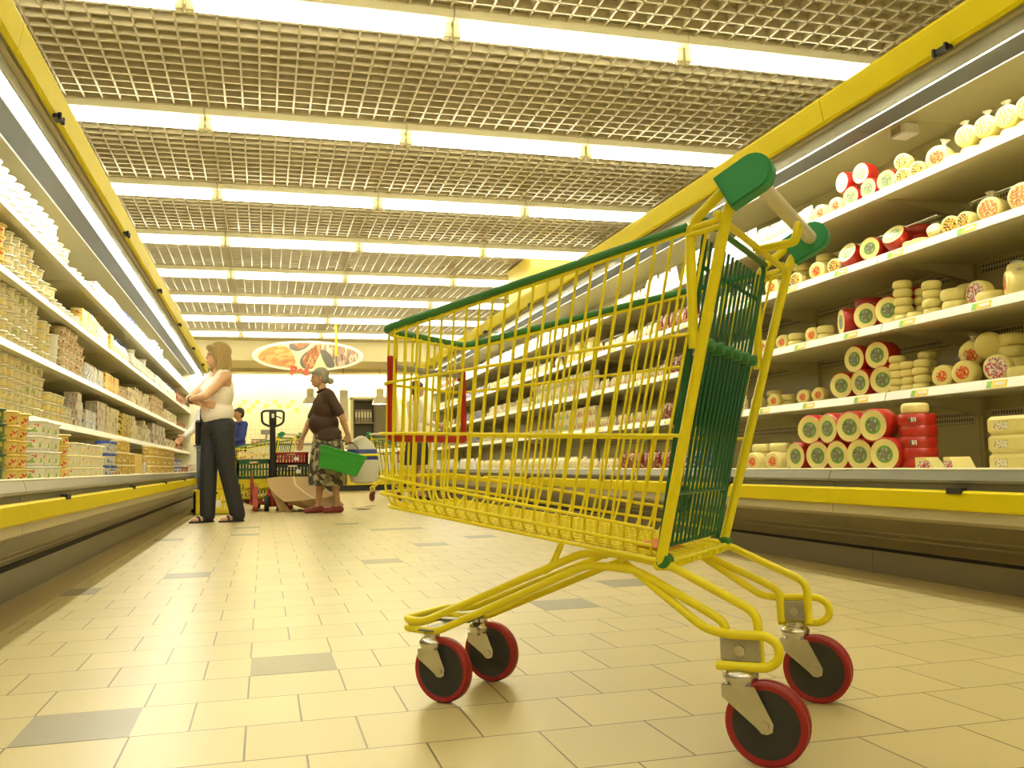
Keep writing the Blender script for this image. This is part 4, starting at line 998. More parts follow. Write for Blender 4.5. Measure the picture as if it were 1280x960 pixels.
def hand(mb, W, d, n, side=1, curl=.5, s=1.0):
    """wrist W, direction d, back-of-hand normal n; thumb on the side given by d x n * side"""
    d = Vector(d).normalized(); n = Vector(n); n = (n-d*n.dot(d)).normalized(); t = d.cross(n)*side
    W = Vector(W); pc = W+d*.045*s
    for k in (-1, 0, 1): cap(mb, W+t*.014*k*s, .014*s, W+d*.082*s+t*.021*k*s, .0135*s, 10, 3)
    L = (.072, .082, .076, .060)
    for i in range(4):
        b0 = W+d*.085*s+t*(.030-.020*i)*s
        a1 = curl*.7; a2 = curl*1.6
        d1 = d*cos(a1)-n*sin(a1); d2 = d*cos(a2)-n*sin(a2)
        m1 = b0+d1*L[i]*.5*s; e1 = m1+d2*L[i]*.5*s
        cap(mb, b0, .0092*s, m1, .0085*s, 8, 3); cap(mb, m1, .0085*s, e1, .0075*s, 8, 3)
    b0 = W+d*.022*s+t*.026*s; m1 = b0+(d*.75+t*.6-n*.25).normalized()*.038*s; e1 = m1+(d*.95+t*.15-n*.4).normalized()*.032*s
    cap(mb, b0, .0125*s, m1, .0105*s, 8, 3); cap(mb, m1, .0105*s, e1, .0085*s, 8, 3)
def human(loc, facing, H, pose, outfit, skin=SKIN, stout=1.0, label='', group=None):
    """local frame: +x forward, +y left, z up.  pose: joints in units of H (x, y, z) overriding the default stance"""
    root = empty('person', loc, facing); tag(root, label, 'person', group)
    J = {'hipL':(0,.052,.515), 'hipR':(0,-.052,.515), 'kneeL':(.012,.054,.280), 'kneeR':(.012,-.054,.280), 'ankL':(-.012,.056,.048), 'ankR':(-.012,-.056,.048),
         'shL':(-.005,.102,.808), 'shR':(-.005,-.102,.808), 'elL':(-.015,.125,.640), 'elR':(-.015,-.125,.640), 'wrL':(.03,.125,.500), 'wrR':(.03,-.125,.500),
         'chest':(0,0,.715), 'belly':(.006,0,.610), 'pelvis':(-.004,0,.535), 'neck':(-.004,0,.835), 'head':(.010,0,.928)}
    J.update(pose.get('J', {}))
    P = {k: Vector(v)*H for k, v in J.items()}
    st = stout
    yaw = pose.get('head_yaw', 0); pit = pose.get('head_pitch', 0)
    HM = Matrix.Translation(P['head']) @ Matrix.Rotation(yaw, 4, 'Z') @ Matrix.Rotation(pit, 4, 'Y')
    def hp(x, y, z): return HM @ (Vector((x, y, z))*H)
    def torso(mb, g, low=True, sh=True):
        ell(mb, P['chest'], ((.064*st)*H+g, (.092*st)*H+g, .100*H+g)); ell(mb, P['belly'], ((.062*st*st)*H+g, (.080*st)*H+g, .085*H+g))
        if low: ell(mb, P['pelvis'], ((.070*st)*H+g, (.092*st)*H+g, .065*H+g))
        if sh and g > 0 and outfit.get('tank'):
            for s_ in ('L', 'R'):
                q = P['sh'+s_]*.62+P['neck']*.38; cap(mb, q+Vector((.020,0,.012))*H, .020*H, P['chest']+Vector((.035,.045 if s_ == 'L' else -.045,.05))*H, .034*H); cap(mb, q+Vector((-.012,0,.012))*H, .020*H, P['chest']+Vector((-.03,.05 if s_ == 'L' else -.05,.04))*H, .036*H)
                if outfit.get('bust'): ell(mb, P['chest']+Vector((.050, .042 if s_ == 'L' else -.042, .020))*H, (.034*H+g, .038*H+g, .038*H+g))
        elif sh:
            cap(mb, P['shL']*.92+P['shR']*.08, .036*H+g, P['shR']*.92+P['shL']*.08, .036*H+g)
            cap(mb, P['shL'], .032*H+g, P['chest']+Vector((0,.05,0))*H, .05*H+g); cap(mb, P['shR'], .032*H+g, P['chest']+Vector((0,-.05,0))*H, .05*H+g)
            if outfit.get('bust'):
                for s_ in (-1, 1): ell(mb, P['chest']+Vector((.050, s_*.042, .020))*H, (.034*H+g, .038*H+g, .038*H+g))
    # body
    b = MB(); g0 = -.010
    torso(b, g0)
    cap(b, P['neck']-Vector((0,0,.03))*H, .034*H, P['head']-Vector((.012,0,.03))*H, .029*H)
    Hs = H
    def he(c, r): ell(b, hp(*c), tuple(x*Hs for x in r), (HM.to_3x3()).to_4x4())
    he((-.006,0,.014), (.056,.044,.054)); he((.012,0,-.018), (.042,.038,.048)); he((.026,0,-.044), (.024,.022,.018))
    he((.054,0,-.012), (.010,.009,.010)); he((.049,0,.000), (.008,.006,.018)); he((.043,0,.014), (.012,.030,.007))
    he((.046,0,-.036), (.010,.014,.008))
    for s_ in (-1, 1): he((.030, s_*.021, -.014), (.014,.012,.012)); he((-.002, s_*.044, -.006), (.010,.006,.016))
    for s_ in ('L', 'R'):
        cap(b, P['hip'+s_], .050*H*st+g0, P['knee'+s_], .032*H+g0*.3); cap(b, P['knee'+s_], .031*H+g0*.3, P['ank'+s_], .020*H)
        mid = P['knee'+s_]*.65+P['ank'+s_]*.35+Vector((-.010,0,0))*H; ell(b, mid, (.030*H,.029*H,.06*H))
        a = P['ank'+s_]; fdir = Vector(pose.get('foot'+s_, (1,0,0))).normalized()
        cap(b, Vector((a.x-fdir.x*.018*H, a.y-fdir.y*.018*H, .020*H)), .019*H, Vector((a.x+fdir.x*.085*H, a.y+fdir.y*.085*H, .014*H)), .013*H); cap(b, a, .021*H, Vector((a.x+fdir.x*.03*H, a.y+fdir.y*.03*H, .022*H)), .019*H)
        cap(b, P['sh'+s_], .029*H, P['el'+s_], .0235*H); cap(b, P['el'+s_], .0235*H, P['wr'+s_], .0155*H)
        mid = P['el'+s_]*.72+P['wr'+s_]*.28; ell(b, mid, (.0245*H,)*3)
        hd = pose.get('hand'+s_, {}); d = Vector(hd.get('d', (P['wr'+s_]-P['el'+s_]))); n = Vector(hd.get('n', (0, 1 if s_ == 'L' else -1, 0)))
        hand(b, P['wr'+s_], d, n, hd.get('side', 1 if s_ == 'L' else -1), hd.get('curl', .5), .98)
    blob(b, 'body', skin, root, .0055, 5)
    # eyes and lips
    for s_ in (-1, 1):
        e = MB(); e.ball(hp(.0425, s_*.0180, .003), .0050*H, 12, 8); e.ball(hp(.0455, s_*.0182, .003), .0032*H, 10, 6, 1); e.build('eye', [EYEW, EYED], root)
    l = MB(); l.ball(hp(.0545, 0, -.0335), (.004*H,.012*H,.0026*H), 12, 6); l.ball(hp(.0535, 0, -.0385), (.004*H,.011*H,.003*H), 12, 6); l.build('lips', LIP, root)
    # clothes
    o = outfit
    if 'top' in o:
        t = MB(); g = o.get('ease', .006); torso(t, g, o.get('long', True))
        if o.get('long', True) and o.get('tail', 0):
            ell(t, P['pelvis']-Vector((0,0,o['tail']))*H, (.074*st*H+g, .096*st*H+g, .06*H))
        sl = o.get('sleeve', 1.0)
        for s_ in ('L', 'R'):
            A, B, C_ = P['sh'+s_], P['el'+s_], P['wr'+s_]
            if sl > 0:
                e = A.lerp(B, min(1, sl*2)); cap(t, A, .036*H+g*.3, e, .031*H+g*.4)
                if sl > .5: cap(t, B, .030*H+g*.3, B.lerp(C_, (sl-.5)*2), .021*H+g*.4)
        tp = blob(t, o.get('topname', 'shirt'), o['top'], root, .007, o.get('soft', 8))
        if o.get('collar'):
            c = MB(); n0 = P['neck']+Vector((.004,0,.004))*H
            ring = [n0+Vector((.040*cos(a)*H, .040*sin(a)*H, .012*H-.018*H*max(0, cos(a)))) for a in [2*pi*i/16 for i in range(16)]]
            c.tube(ring, .009*H, 8, True); c.build('collar', o['top'], tp)
    if 'trousers' in o:
        t = MB(); g = .007
        ell(t, P['pelvis'], (.072*st*H+g, .093*st*H+g, .060*H+g))
        for s_ in ('L', 'R'):
            cap(t, P['hip'+s_], .052*H*st+g, P['knee'+s_], .038*H*st+g); cap(t, P['knee'+s_], .038*H*st+g, P['ank'+s_]+Vector((0,0,-.008))*H, o.get('cuff', .036)*H+g*.4)
        blob(t, 'trousers', o['trousers'], root, .007, 5)
    if 'skirt' in o:
        t = MB(); zt, zb = .56*H, o.get('hem', .25)*H; prof = []
        for i in range(9):
            u = i/8; prof.append((( .080+.030*sin(u*pi*.5))*st*H, zt+(zb-zt)*u))
        n = 40; base = len(t.v)
        for (r, z) in prof:
            u = (zt-z)/(zt-zb)
            for q in range(n):
                a = 2*pi*q/n; rr = r*(1+.05*u*sin(7*a+1)+.03*u*sin(11*a)); t.v.append((P['pelvis'].x+rr*cos(a)*.92, P['pelvis'].y+rr*sin(a)*1.05, z))
        for i in range(8):
            for q in range(n): t.face((base+i*n+q, base+(i+1)*n+q, base+(i+1)*n+(q+1) % n, base+i*n+(q+1) % n), 0, True)
        t.face([base+q for q in range(n)], 0); t.face([base+8*n+q for q in range(n-1,-1,-1)], 0)
        t.build('skirt', o['skirt'], root, 70)
    if 'shoe' in o:
        for s_ in ('L', 'R'):
            a = P['ank'+s_]; fd = Vector(pose.get('foot'+s_, (1,0,0))).normalized(); sd = Vector((-fd.y, fd.x, 0))
            if o.get('sandal'):
                t = MB(); oc = Vector((a.x, a.y, 0))
                poly = [(-.032,-.016),(-.036,0),(-.032,.016),(.03,.021),(.085,.024),(.104,.012),(.106,-.006),(.085,-.022),(.03,-.018)]
                pts = [oc+fd*x*H+sd*y*H for x, y in poly]; b0 = t.pts([p+Vector((0,0,.001)) for p in pts]+[p+Vector((0,0,.018)) for p in pts]); n = len(pts)
                for i in range(n): t.face((b0+i, b0+(i+1) % n, b0+n+(i+1) % n, b0+n+i))
                t.face([b0+i for i in range(n-1,-1,-1)]); t.face([b0+n+i for i in range(n)])
                for x0 in (.030, .055):
                    arc = [oc+fd*(x0*H)+sd*(.024*H*cos(q))+Vector((0,0,.012+.030*H*sin(q)*(.9 if x0 > .05 else 1.15))) for q in [pi*i/10 for i in range(11)]]
                    t.tube(arc, .010, 6)
                t.build('sandal', o['shoe'], root)
            else:
                t = MB(); cap(t, Vector((a.x-fd.x*.018*H, a.y-fd.y*.018*H, .024*H)), .024*H, Vector((a.x+fd.x*.088*H, a.y+fd.y*.088*H, .017*H)), .0175*H); cap(t, Vector((a.x, a.y, .034*H)), .024*H, Vector((a.x+fd.x*.03*H, a.y+fd.y*.03*H, .026*H)), .022*H)
                blob(t, 'shoe', o['shoe'], root, .006, 4)
    if 'hair' in o:
        t = MB(); style = o.get('style', 'short')
        def h2(c, r): q = o.get('hairs', 1.0); ell(t, hp(c[0]*q, c[1]*q, c[2]*q), tuple(x*Hs*q for x in r), HM.to_3x3().to_4x4())
        h2((-.014,0,.024), (.058,.050,.052)); h2((-.030,0,.000), (.038,.047,.050))
        if style == 'long':
            for s_ in (-1, 1):
                h2((-.016, s_*.036, -.02), (.034,.016,.060)); h2((.008, s_*.040, .010), (.030,.012,.040)); h2((-.020, s_*.034, -.068), (.030,.018,.055)); h2((-.004, s_*.046, -.056), (.022,.010,.05))
            h2((-.044,0,-.030), (.028,.044,.060)); h2((-.044,0,-.080), (.022,.042,.050)); h2((.030,.0,.040), (.024,.036,.018))
        elif style == 'bun':
            h2((-.026,0,-.012), (.034,.046,.036)); h2((-.074,0,-.028), (.024,.024,.024)); h2((-.056,0,-.022), (.02,.018,.02)); h2((.014,0,.040), (.034,.040,.020))
        else:
            h2((-.028,0,-.010), (.036,.046,.042)); h2((.020,0,.040), (.032,.038,.020))
        blob(t, 'hair', o['hair'], root, .006, 4)
    return root, P
BLOND = hairmat('blond_hair', (.34,.225,.07)); GREYH = hairmat('grey_hair', (.26,.235,.17)); DARKH = hairmat('dark_hair', (.035,.022,.014))
WTOP = mat('white_cotton', (.80,.72,.62), .75, var=.05, bump=.2, bscale=30); DENIM = mat('dark_denim', (.020,.019,.020), .75, var=.25, scale=30, bump=.2)
BLUEJ = mat('blue_denim', (.16,.20,.27), .75, var=.2, scale=30); BROWNS = mat('brown_shirt', (.055,.024,.012), .7, var=.2, scale=6, bump=.2, bscale=20)
SKIRTP = printmat('patterned_skirt', (.40,.34,.20), [((.05,.04,.03),.50),((.22,.18,.09),.60)], 14, rough=.7)
BLK = mat('black_leather', (.018,.016,.015), .45)
# blond shopper looking at the left-hand shelves
wl = at_z(272, 653, 0)
HF = 1.70
womanL, PW = human((wl.x, wl.y, 0), pi+.42, 1.72, {
    'J': {'ankL':(-.095,.050,.048), 'kneeL':(-.035,.048,.282), 'ankR':(.040,-.045,.048), 'kneeR':(.035,-.050,.282), 'hipL':(-.004,.05,.515), 'hipR':(.01,-.05,.515),
          'elL':(.118,.112,.692), 'wrL':(.155,-.030,.678), 'elR':(.120,-.112,.690), 'wrR':(.120,.045,.655), 'shL':(-.008,.100,.806), 'shR':(.004,-.100,.806)},
    'handL': {'d':(-.1,-1,-.05), 'n':(1,0,.1), 'side':-1, 'curl':.5}, 'handR': {'d':(-.85,.55,-.1), 'n':(.5,.8,.2), 'side':1, 'curl':.5}, 'head_yaw':-.12, 'footL':(1,-.1,0), 'footR':(1,.1,0)},
    {'top':WTOP, 'topname':'tank_top', 'sleeve':0, 'bust':True, 'tank':True, 'trousers':DENIM, 'cuff':.040, 'shoe':BLK, 'sandal':True, 'hair':BLOND, 'style':'long', 'long':False, 'hairs':1.13, 'ease':.010, 'soft':14}, SKIN, 1.17,
    label='blond woman in white sleeveless top and dark jeans, arms folded, facing the left shelves')
wt = MB(); wr = PW['wrL'].lerp(PW['elL'], .12); dd = (PW['wrL']-PW['elL']).normalized(); aa = dd.orthogonal().normalized(); bb = dd.cross(aa)
wt.tube([wr+(aa*cos(q)+bb*sin(q))*.031 for q in [2*pi*i/14 for i in range(14)]], .006, 6, True); wt.build('bracelet', BLK, womanL)
# elderly shopper walking with a green basket
ow = at_z(409, 641, 0); HO = 1.62
womanO, PO = human((ow.x, ow.y, 0), pi+.10, HO, {
    'J': {'ankL':(-.065,.045,.050), 'kneeL':(-.030,.050,.285), 'ankR':(.050,-.045,.048), 'kneeR':(.040,-.05,.285), 'chest':(.016,0,.715), 'shL':(.002,.108,.800), 'shR':(.018,-.104,.800), 'neck':(.02,0,.83), 'head':(.052,0,.925),
          'belly':(.022,0,.61), 'elL':(-.075,.140,.655), 'wrL':(-.115,.150,.530), 'elR':(.095,-.125,.64), 'wrR':(.150,-.125,.520)},
    'handL': {'d':(-.1,.0,-1), 'n':(0,1,0), 'side':1, 'curl':1.1}, 'handR': {'d':(.25,0,-1), 'n':(0,-1,0), 'side':-1, 'curl':.4}, 'head_pitch':.12},
    {'top':BROWNS, 'sleeve':.42, 'ease':.012, 'soft':30, 'tail':.03, 'collar':True, 'skirt':SKIRTP, 'hem':.185, 'shoe':mat('dark_red_shoe', (.20,.02,.015), .5), 'hair':GREYH, 'style':'bun'}, SKIN2, 1.26,
    label='grey-haired woman in brown shirt and patterned skirt walking left with a green basket')
# shopper behind the blond woman, in jeans
pj = at_y(257, 600, 11.35)
human((pj.x, 11.35, 0), pi+.35, 1.50, {'J': {'elL':(-.06,.15,.655), 'wrL':(-.04,.17,.515), 'elR':(.06,-.12,.66), 'wrR':(.14,-.10,.60)}},
    {'top':mat('white_jersey', (.80,.77,.68), .75), 'sleeve':.95, 'trousers':BLUEJ, 'shoe':BLK, 'hair':DARKH}, label='person in blue jeans and white sleeves mostly hidden behind the blond woman')
# worker in blue by the fish counter
pb = at_y(299, 540, 17.6)
human((pb.x, 17.6, 0), pi+.6, 1.64, {'J': {'elL':(.05,.12,.65), 'wrL':(.13,.02,.60), 'elR':(.05,-.12,.65), 'wrR':(.13,-.02,.62)}},
    {'top':mat('blue_workwear', (.03,.05,.30), .7, var=.15, scale=8), 'topname':'jacket', 'sleeve':.85, 'trousers':DENIM, 'shoe':BLK, 'hair':DARKH}, SKIN2, 1.05, label='dark-haired person in royal blue jacket standing near the fish counter')
# shopper at the right-hand case seen through the trolley
pr = at_y(522, 600, 12.75)
human((pr.x, 12.75, 0), .35, 1.70, {'J': {'elL':(.05,.12,.65), 'wrL':(.15,.10,.66), 'elR':(.04,-.12,.65), 'wrR':(.14,-.10,.62)}},
    {'top':mat('cream_blouse', (.74,.68,.50), .7), 'sleeve':.9, 'tail':.03, 'skirt':mat('black_skirt', (.02,.018,.016), .7), 'hem':.30, 'shoe':BLK, 'hair':DARKH}, SKIN2, 1.0, label='dark-haired shopper in cream top and black skirt at the right-hand case, behind the large trolley')
# shoulder bag of the blond woman
bg = MB(); WMx = Matrix.Translation((wl.x, wl.y, 0)) @ Matrix.Rotation(pi+.42, 4, 'Z')
sp = [(.030,-.118,1.43), (.075,-.13,1.30), (.085,-.24,1.05), (.07,-.26,.98)]; sp2 = [(-.06,-.118,1.40), (-.085,-.19,1.20), (-.03,-.26,.98)]
bd = MB(); bd.bbox(-.12, .12, -.27-.035, -.27+.025, .74, .99, .02, 0, WMx); bo = bd.build('shoulder_bag', BLK)
st = MB(); st.tube([WMx @ Vector(p) for p in fillet(sp, .05, 4)], .010, 6); st.tube([WMx @ Vector(p) for p in fillet([sp[0], (-.01,-.11,1.465), sp2[0]]+sp2[1:], .04, 4)], .010, 6); st.build('strap', BLK, bo)
tag(bo, 'black shoulder bag hanging at the side of the blond woman', 'bag')
# ------------------------------------------------------------------ back of the shop
YCR = mat('yellow_crate', (.78,.62,.015), .42, var=.05); GCR = mat('green_crate', (.012,.10,.04), .45, var=.08); RCR = mat('red_crate', (.36,.015,.012), .42, var=.08); KCR = mat('dark_crate', (.030,.035,.025), .5, var=.1)
def make_crate(w, d, h, m, ticket=False):
    r = MB(); t = .012
    r.box(-w/2, w/2, -d/2, d/2, 0, .012)
    nb = 11
    def wall(ax, sgn, L):
        def bx(a0, a1, z0, z1, th=t):
            if ax == 'x': r.box(a0, a1, sgn*d/2-(th if sgn > 0 else 0), sgn*d/2+(0 if sgn > 0 else th), z0, z1)
            else: r.box(sgn*w/2-(th if sgn > 0 else 0), sgn*w/2+(0 if sgn > 0 else th), a0, a1, z0, z1)
        bx(-L/2, L/2, 0, h*.14); bx(-L/2, L/2, h*.46, h*.54); 
        bx(-L/2, -L*.14, h*.78, h); bx(L*.14, L/2, h*.78, h); bx(-L*.14, L*.14, h*.92, h); bx(-L*.14, L*.14, h*.74, h*.80)
        for i in range(nb):
            a = -L/2+L*(i+.5)/nb; bx(a-L/nb*.26, a+L/nb*.26, h*.10, h*.80, t*.8)
        bx(-L/2, -L/2+L*.06, 0, h); bx(L/2-L*.06, L/2, 0, h)
    for s in (-1, 1): wall('x', s, w); wall('y', s, d)
    rim = MB()
    for s in (-1, 1):
        rim.box(-w/2-.008, w/2+.008, s*d/2-(.006 if s > 0 else .012), s*d/2+(.012 if s > 0 else .006), h-.014, h+.002)
        rim.box(s*w/2-(.006 if s > 0 else .012), s*w/2+(.012 if s > 0 else .006), -d/2, d/2, h-.014, h+.002)
    o = r.build('crate', m); rim.build('rim', m, o)
    if ticket:
        q = MB(); q.box(-.03+w*.15, .03+w*.15, -d/2-.004, -d/2-.001, h*.30, h*.58); q.build('label', WHITE, o)
    return o
def crate(x, y, z, w, d, h, m, lab, rz=0, ticket=False):
    o = make_crate(w, d, h, m, ticket); o.location = (x, y, z); o.rotation_euler = (0, 0, rz); return tag(o, lab, 'crate')
crate(-.555, 10.93, 0, .40, .30, .275, YCR, 'yellow slotted crate on the floor behind the blond woman', 0, True)
# pallet truck
JX, JY = at_y(341, 600, 11.3).x, 11.3
JR = mat('pallet_truck_red', (.34,.03,.012), .45, var=.1)
pj_ = empty('pallet_truck', (JX, JY, 0)); tag(pj_, 'red pallet truck with tall black loop handle parked in the aisle end', 'pallet truck')
h = MB(); h.tube([(0, -.05, .25), (-.005, -.11, 1.02)], .034, 12); h.build('handle_shaft', BLK, pj_)
loop = fillet([(-.05,-.112,1.005), (-.125,-.113,1.04), (-.130,-.118,1.165), (-.10,-.119,1.185), (.095,-.119,1.185), (.125,-.118,1.165), (.120,-.113,1.04), (.045,-.112,1.005)], .04, 5)
h = MB(); h.tube(loop, .014, 10, True); h.bbox(-.045, .04, -.14, -.09, 1.0, 1.20, .012); h.tube([(.02,-.12,1.12), (.06,-.125,1.115), (.10,-.125,1.09)], .008, 8); h.build('handle_loop', BLK, pj_)
h = MB(); h.box(-.016, .012, -.1425, -.138, 1.10, 1.15); h.build('label', WHITE, pj_)
h = MB(); h.lathe([(.06,.05),(.075,.12),(.07,.20),(.05,.26),(.045,.30),(.02,.32)], 20); h.bbox(-.26, -.225, .06, .12, .10, .42, .01); h.bbox(-.26, .26, .08, .12, .07, .12, .01); h.bbox(-.07, .07, -.06, .08, .10, .22, .02); h.build('pump_body', JR, pj_)
for s in (-1, 1):
    f = MB(); f.prism([(.06,.085),(.06,.13),(1.15,.13),(1.18,.085)], s*.19-.075, s*.19+.075, 0, lambda a, b, y: (y, a, b)); f.build('fork', JR, pj_)
    f = MB(); f.prism([(-.10,.02),(-.10,.06),(.10,.30),(.14,.30),(.02,.02)], s*.20-.03, s*.20+.03, 0, lambda a, b, y: (y, a, b)); f.build('side_brace', JR, pj_)
    wv = MB(); wv.lathe([(.03,-.028),(.085,-.028),(.092,-.018),(.092,.018),(.085,.028),(.03,.028)], 24, 0, Matrix.Translation((s*.07, -.04, .092)) @ Matrix.Rotation(pi/2, 4, 'Y')); wv.build('steer_wheel', DARK, pj_)
    wv = MB(); wv.lathe([(.01,-.045),(.040,-.045),(.042,.045),(.01,.045)], 18, 0, Matrix.Translation((s*.19, 1.0, .042)) @ Matrix.Rotation(pi/2, 4, 'Y')); wv.build('fork_wheel', DARK, pj_)
crate(JX-.22, JY+.36, .132, .40, .34, .245, YCR, 'yellow slotted crate under the dark green crate on the pallet truck')
crate(JX-.22, JY+.36, .380, .40, .34, .235, GCR, 'dark green crate on top of the yellow crate on the pallet truck', 0)
crate(JX+.24, JY+.36, .132, .44, .34, .255, YCR, 'yellow crate at the bottom of the right stack on the pallet truck')
crate(JX+.24, JY+.36, .390, .44, .34, .16, KCR, 'black crate under the red crate on the pallet truck', 0, True)
crate(JX+.22, JY+.36, .553, .40, .34, .14, RCR, 'red crate on top of the black crate on the pallet truck', 0, True)
# flattened cardboard
CARD = mat('corrugated_card', (.40,.26,.11), .75, var=.10, scale=5); TAPE = mat('parcel_tape', (.62,.50,.28), .2)
def row(pts): return [at_y(u, v, Y) for u, v, Y in pts]
A = [row([(334,598,11.12),(350,596,11.14),(366,596,11.16),(380,596,11.18),(392,596,11.2)]), row([(337,610,10.98),(352,608,11.0),(368,607,11.02),(384,605,11.05),(396,603,11.08)]),
     row([(348,622,10.86),(362,620,10.86),(380,617,10.86),(396,614,10.86),(408,611,10.88)]), row([(356,627,10.74),(374,626,10.72),(392,624,10.70),(408,622,10.72),(418,619,10.76)])]
last = [at_z(376, 634.5, .012), at_z(392, 638, .012), at_z(408, 640, .012), at_z(424, 636, .012), at_z(430, 631, .012)]
for p in last: p.y = max(p.y, 10.5)
A.append(last)
cb = MB(); cb.sheet(A, .006); cbo = cb.build('cardboard_box', CARD); tag(cbo, 'large flattened brown cardboard box leaning against the pallet truck', 'cardboard box')
tp = MB(); tp.sheet([[A[i][j]+Vector((0,-.006,.006)) for j in (2,)]+[A[i][2]*.85+A[i][3]*.15+Vector((0,-.006,.006))] for i in range(0,4)], .001); tp.build('tape', TAPE, cbo)
fl2 = MB(); fl2.sheet([[Vector((1.06,10.78,.02)), Vector((1.16,10.86,.03)), Vector((1.28,10.95,.045))], [Vector((1.00,11.0,.012)), Vector((1.10,11.08,.016)), Vector((1.22,11.15,.02))]], .006)
tag(fl2.build('cardboard_flap', CARD), 'loose dark cardboard sheet lying on the floor right of the flattened box', 'cardboard')
fl3 = MB(); q0 = [at_y(338,612,10.94), at_y(346,618,10.92), at_y(352,624,10.88)]; fl3.sheet([q0, [Vector((p.x+.10, p.y-.02, .012)) for p in q0]], .006); fl3.build('side_flap', CARD, cbo)
# green hand basket hanging from the elderly woman's hand
OM = Matrix.Translation((ow.x, ow.y, 0)) @ Matrix.Rotation(pi+.10, 4, 'Z')
hp_ = OM @ (PO['wrL']+Vector((-.010, 0, -.085)))
BK = mat('basket_green', (.02,.27,.02), .38, var=.06)
ctr = at_y(425, 577, hp_.y-.17); bm0 = Matrix.Translation(ctr) @ Matrix.Rotation(radians(16), 4, 'Y')
def basket():
    r = empty('shopping_basket'); r.matrix_world = bm0
    m = MB(); lw, ld, uw, ud, hh, t = .20, .13, .245, .165, .22, .006
    def quad_wall(a0, a1, b0, b1):
        m.sheet([[Vector(a0).lerp(Vector(a1), j/6) for j in range(7)], [Vector(b0).lerp(Vector(b1), j/6) for j in range(7)]], t)
    z0, z1 = -hh/2, hh/2
    c0 = [(-lw,-ld,z0),(lw,-ld,z0),(lw,ld,z0),(-lw,ld,z0)]; c1 = [(-uw,-ud,z1),(uw,-ud,z1),(uw,ud,z1),(-uw,ud,z1)]
    for i in range(4): quad_wall(c0[i], c0[(i+1) % 4], c1[i], c1[(i+1) % 4])
    m.box(-lw, lw, -ld, ld, z0-.003, z0+.004); m.build('tub', BK, r)
    m = MB(); m.tube(fillet(c1, .04, 5, True), .011, 8, True); 
    for i in range(4):
        a, b = Vector(c1[i]).lerp(Vector(c0[i]), .28)*1.012, Vector(c1[(i+1) % 4]).lerp(Vector(c0[(i+1) % 4]), .28)*1.012; m.tube([a, b], .006, 6)
    m.build('rim', BK, r)
    inv = bm0.inverted() @ hp_
    m = MB(); m.tube(fillet([(-.16,-ud,z1), (-.13,-ud*.6,z1+.10), tuple(inv+Vector((-.05,0,0))), tuple(inv+Vector((.05,0,0))), (.13,-ud*.6,z1+.08), (.16,-ud,z1)], .04, 5), .007, 8); m.build('handle', BLK, r)
    return tag(r, 'green plastic shopping basket tilted in the grey-haired woman\'s hand', 'basket')
basket()
sb = MB(); c = at_y(453, 575, ow.y+.14)
g = []
for i, (k, s_) in enumerate(((-.27,.5),(-.24,.95),(-.12,1.12),(.0,1.15),(.12,1.05),(.20,.8),(.25,.45),(.27,.2))):
    g.append([c+Vector((cos(a)*.155*s_*(1+.06*sin(5*a+i))-.05*k, sin(a)*.09*s_, k)) for a in [2*pi*q/20 for q in range(20)]])
b0 = len(sb.v)
for ring in g: sb.pts(ring)
for i in range(len(g)-1):
    for q in range(20): sb.face((b0+i*20+q, b0+i*20+(q+1) % 20, b0+(i+1)*20+(q+1) % 20, b0+(i+1)*20+q), 1 if i == 3 else 0, True)
sb.face([b0+q for q in range(19,-1,-1)], 0); sb.face([b0+(len(g)-1)*20+q for q in range(20)], 0)
sbo = sb.build('carrier_bag', [mat('white_plastic_bag', (.62,.59,.48), .4, var=.08), mat('blue_band', (.03,.06,.28), .4)])
yb = MB(); yb.tube([c+Vector((cos(a)*.188+.0, sin(a)*.112, .055)) for a in [2*pi*q/24 for q in range(24)]], .014, 6, True); yb.build('yellow_stripe', YEL, sbo)
hd = MB(); hd.tube(fillet([tuple(c+Vector((-.04,0,.26))), tuple(hp_+Vector((.01,.05,.0))), tuple(c+Vector((.04,0,.26)))], .03, 4), .006, 6); hd.build('handle', mat('white_plastic_bag', (.62,.59,.48)), sbo)
tag(sbo, 'white carrier bag with blue and yellow band behind the green basket', 'bag')
# two more trolleys
cart_small = make_trolley('shopping_trolley', False)
T2 = radians(30); c2 = at_y(362, 600, 13.2); cart_small.location = (c2.x, 13.2, 0); cart_small.rotation_euler = (0, 0, pi/2-T2)
tag(cart_small, 'yellow shopping trolley full of groceries behind the pallet truck', 'shopping trolley')
T3 = radians(122); c3 = at_y(482, 600, 13.35); cart_c = dup(cart_small); cart_c.location = (c3.x, 13.35, 0); cart_c.rotation_euler = (0, 0, pi/2-T3)
tag(cart_c, 'yellow shopping trolley partly hidden behind the front of the large trolley', 'shopping trolley')
W2 = Vector((sin(T2), cos(T2), 0)); L2 = Vector((-cos(T2), sin(T2), 0))
GB = [('grocery_bag', b_bag('grocery_bag', .16, .20, .09, printmat('grocery_print', (.78,.66,.42), [((.60,.12,.05),.54),((.45,.28,.12),.60),((.84,.80,.66),.6)], 22))), ('yellow_sack', b_bag('yellow_sack', .22, .26, .12, printmat('sack_print', (.80,.62,.04), [((.84,.74,.3),.58)], 16)))]
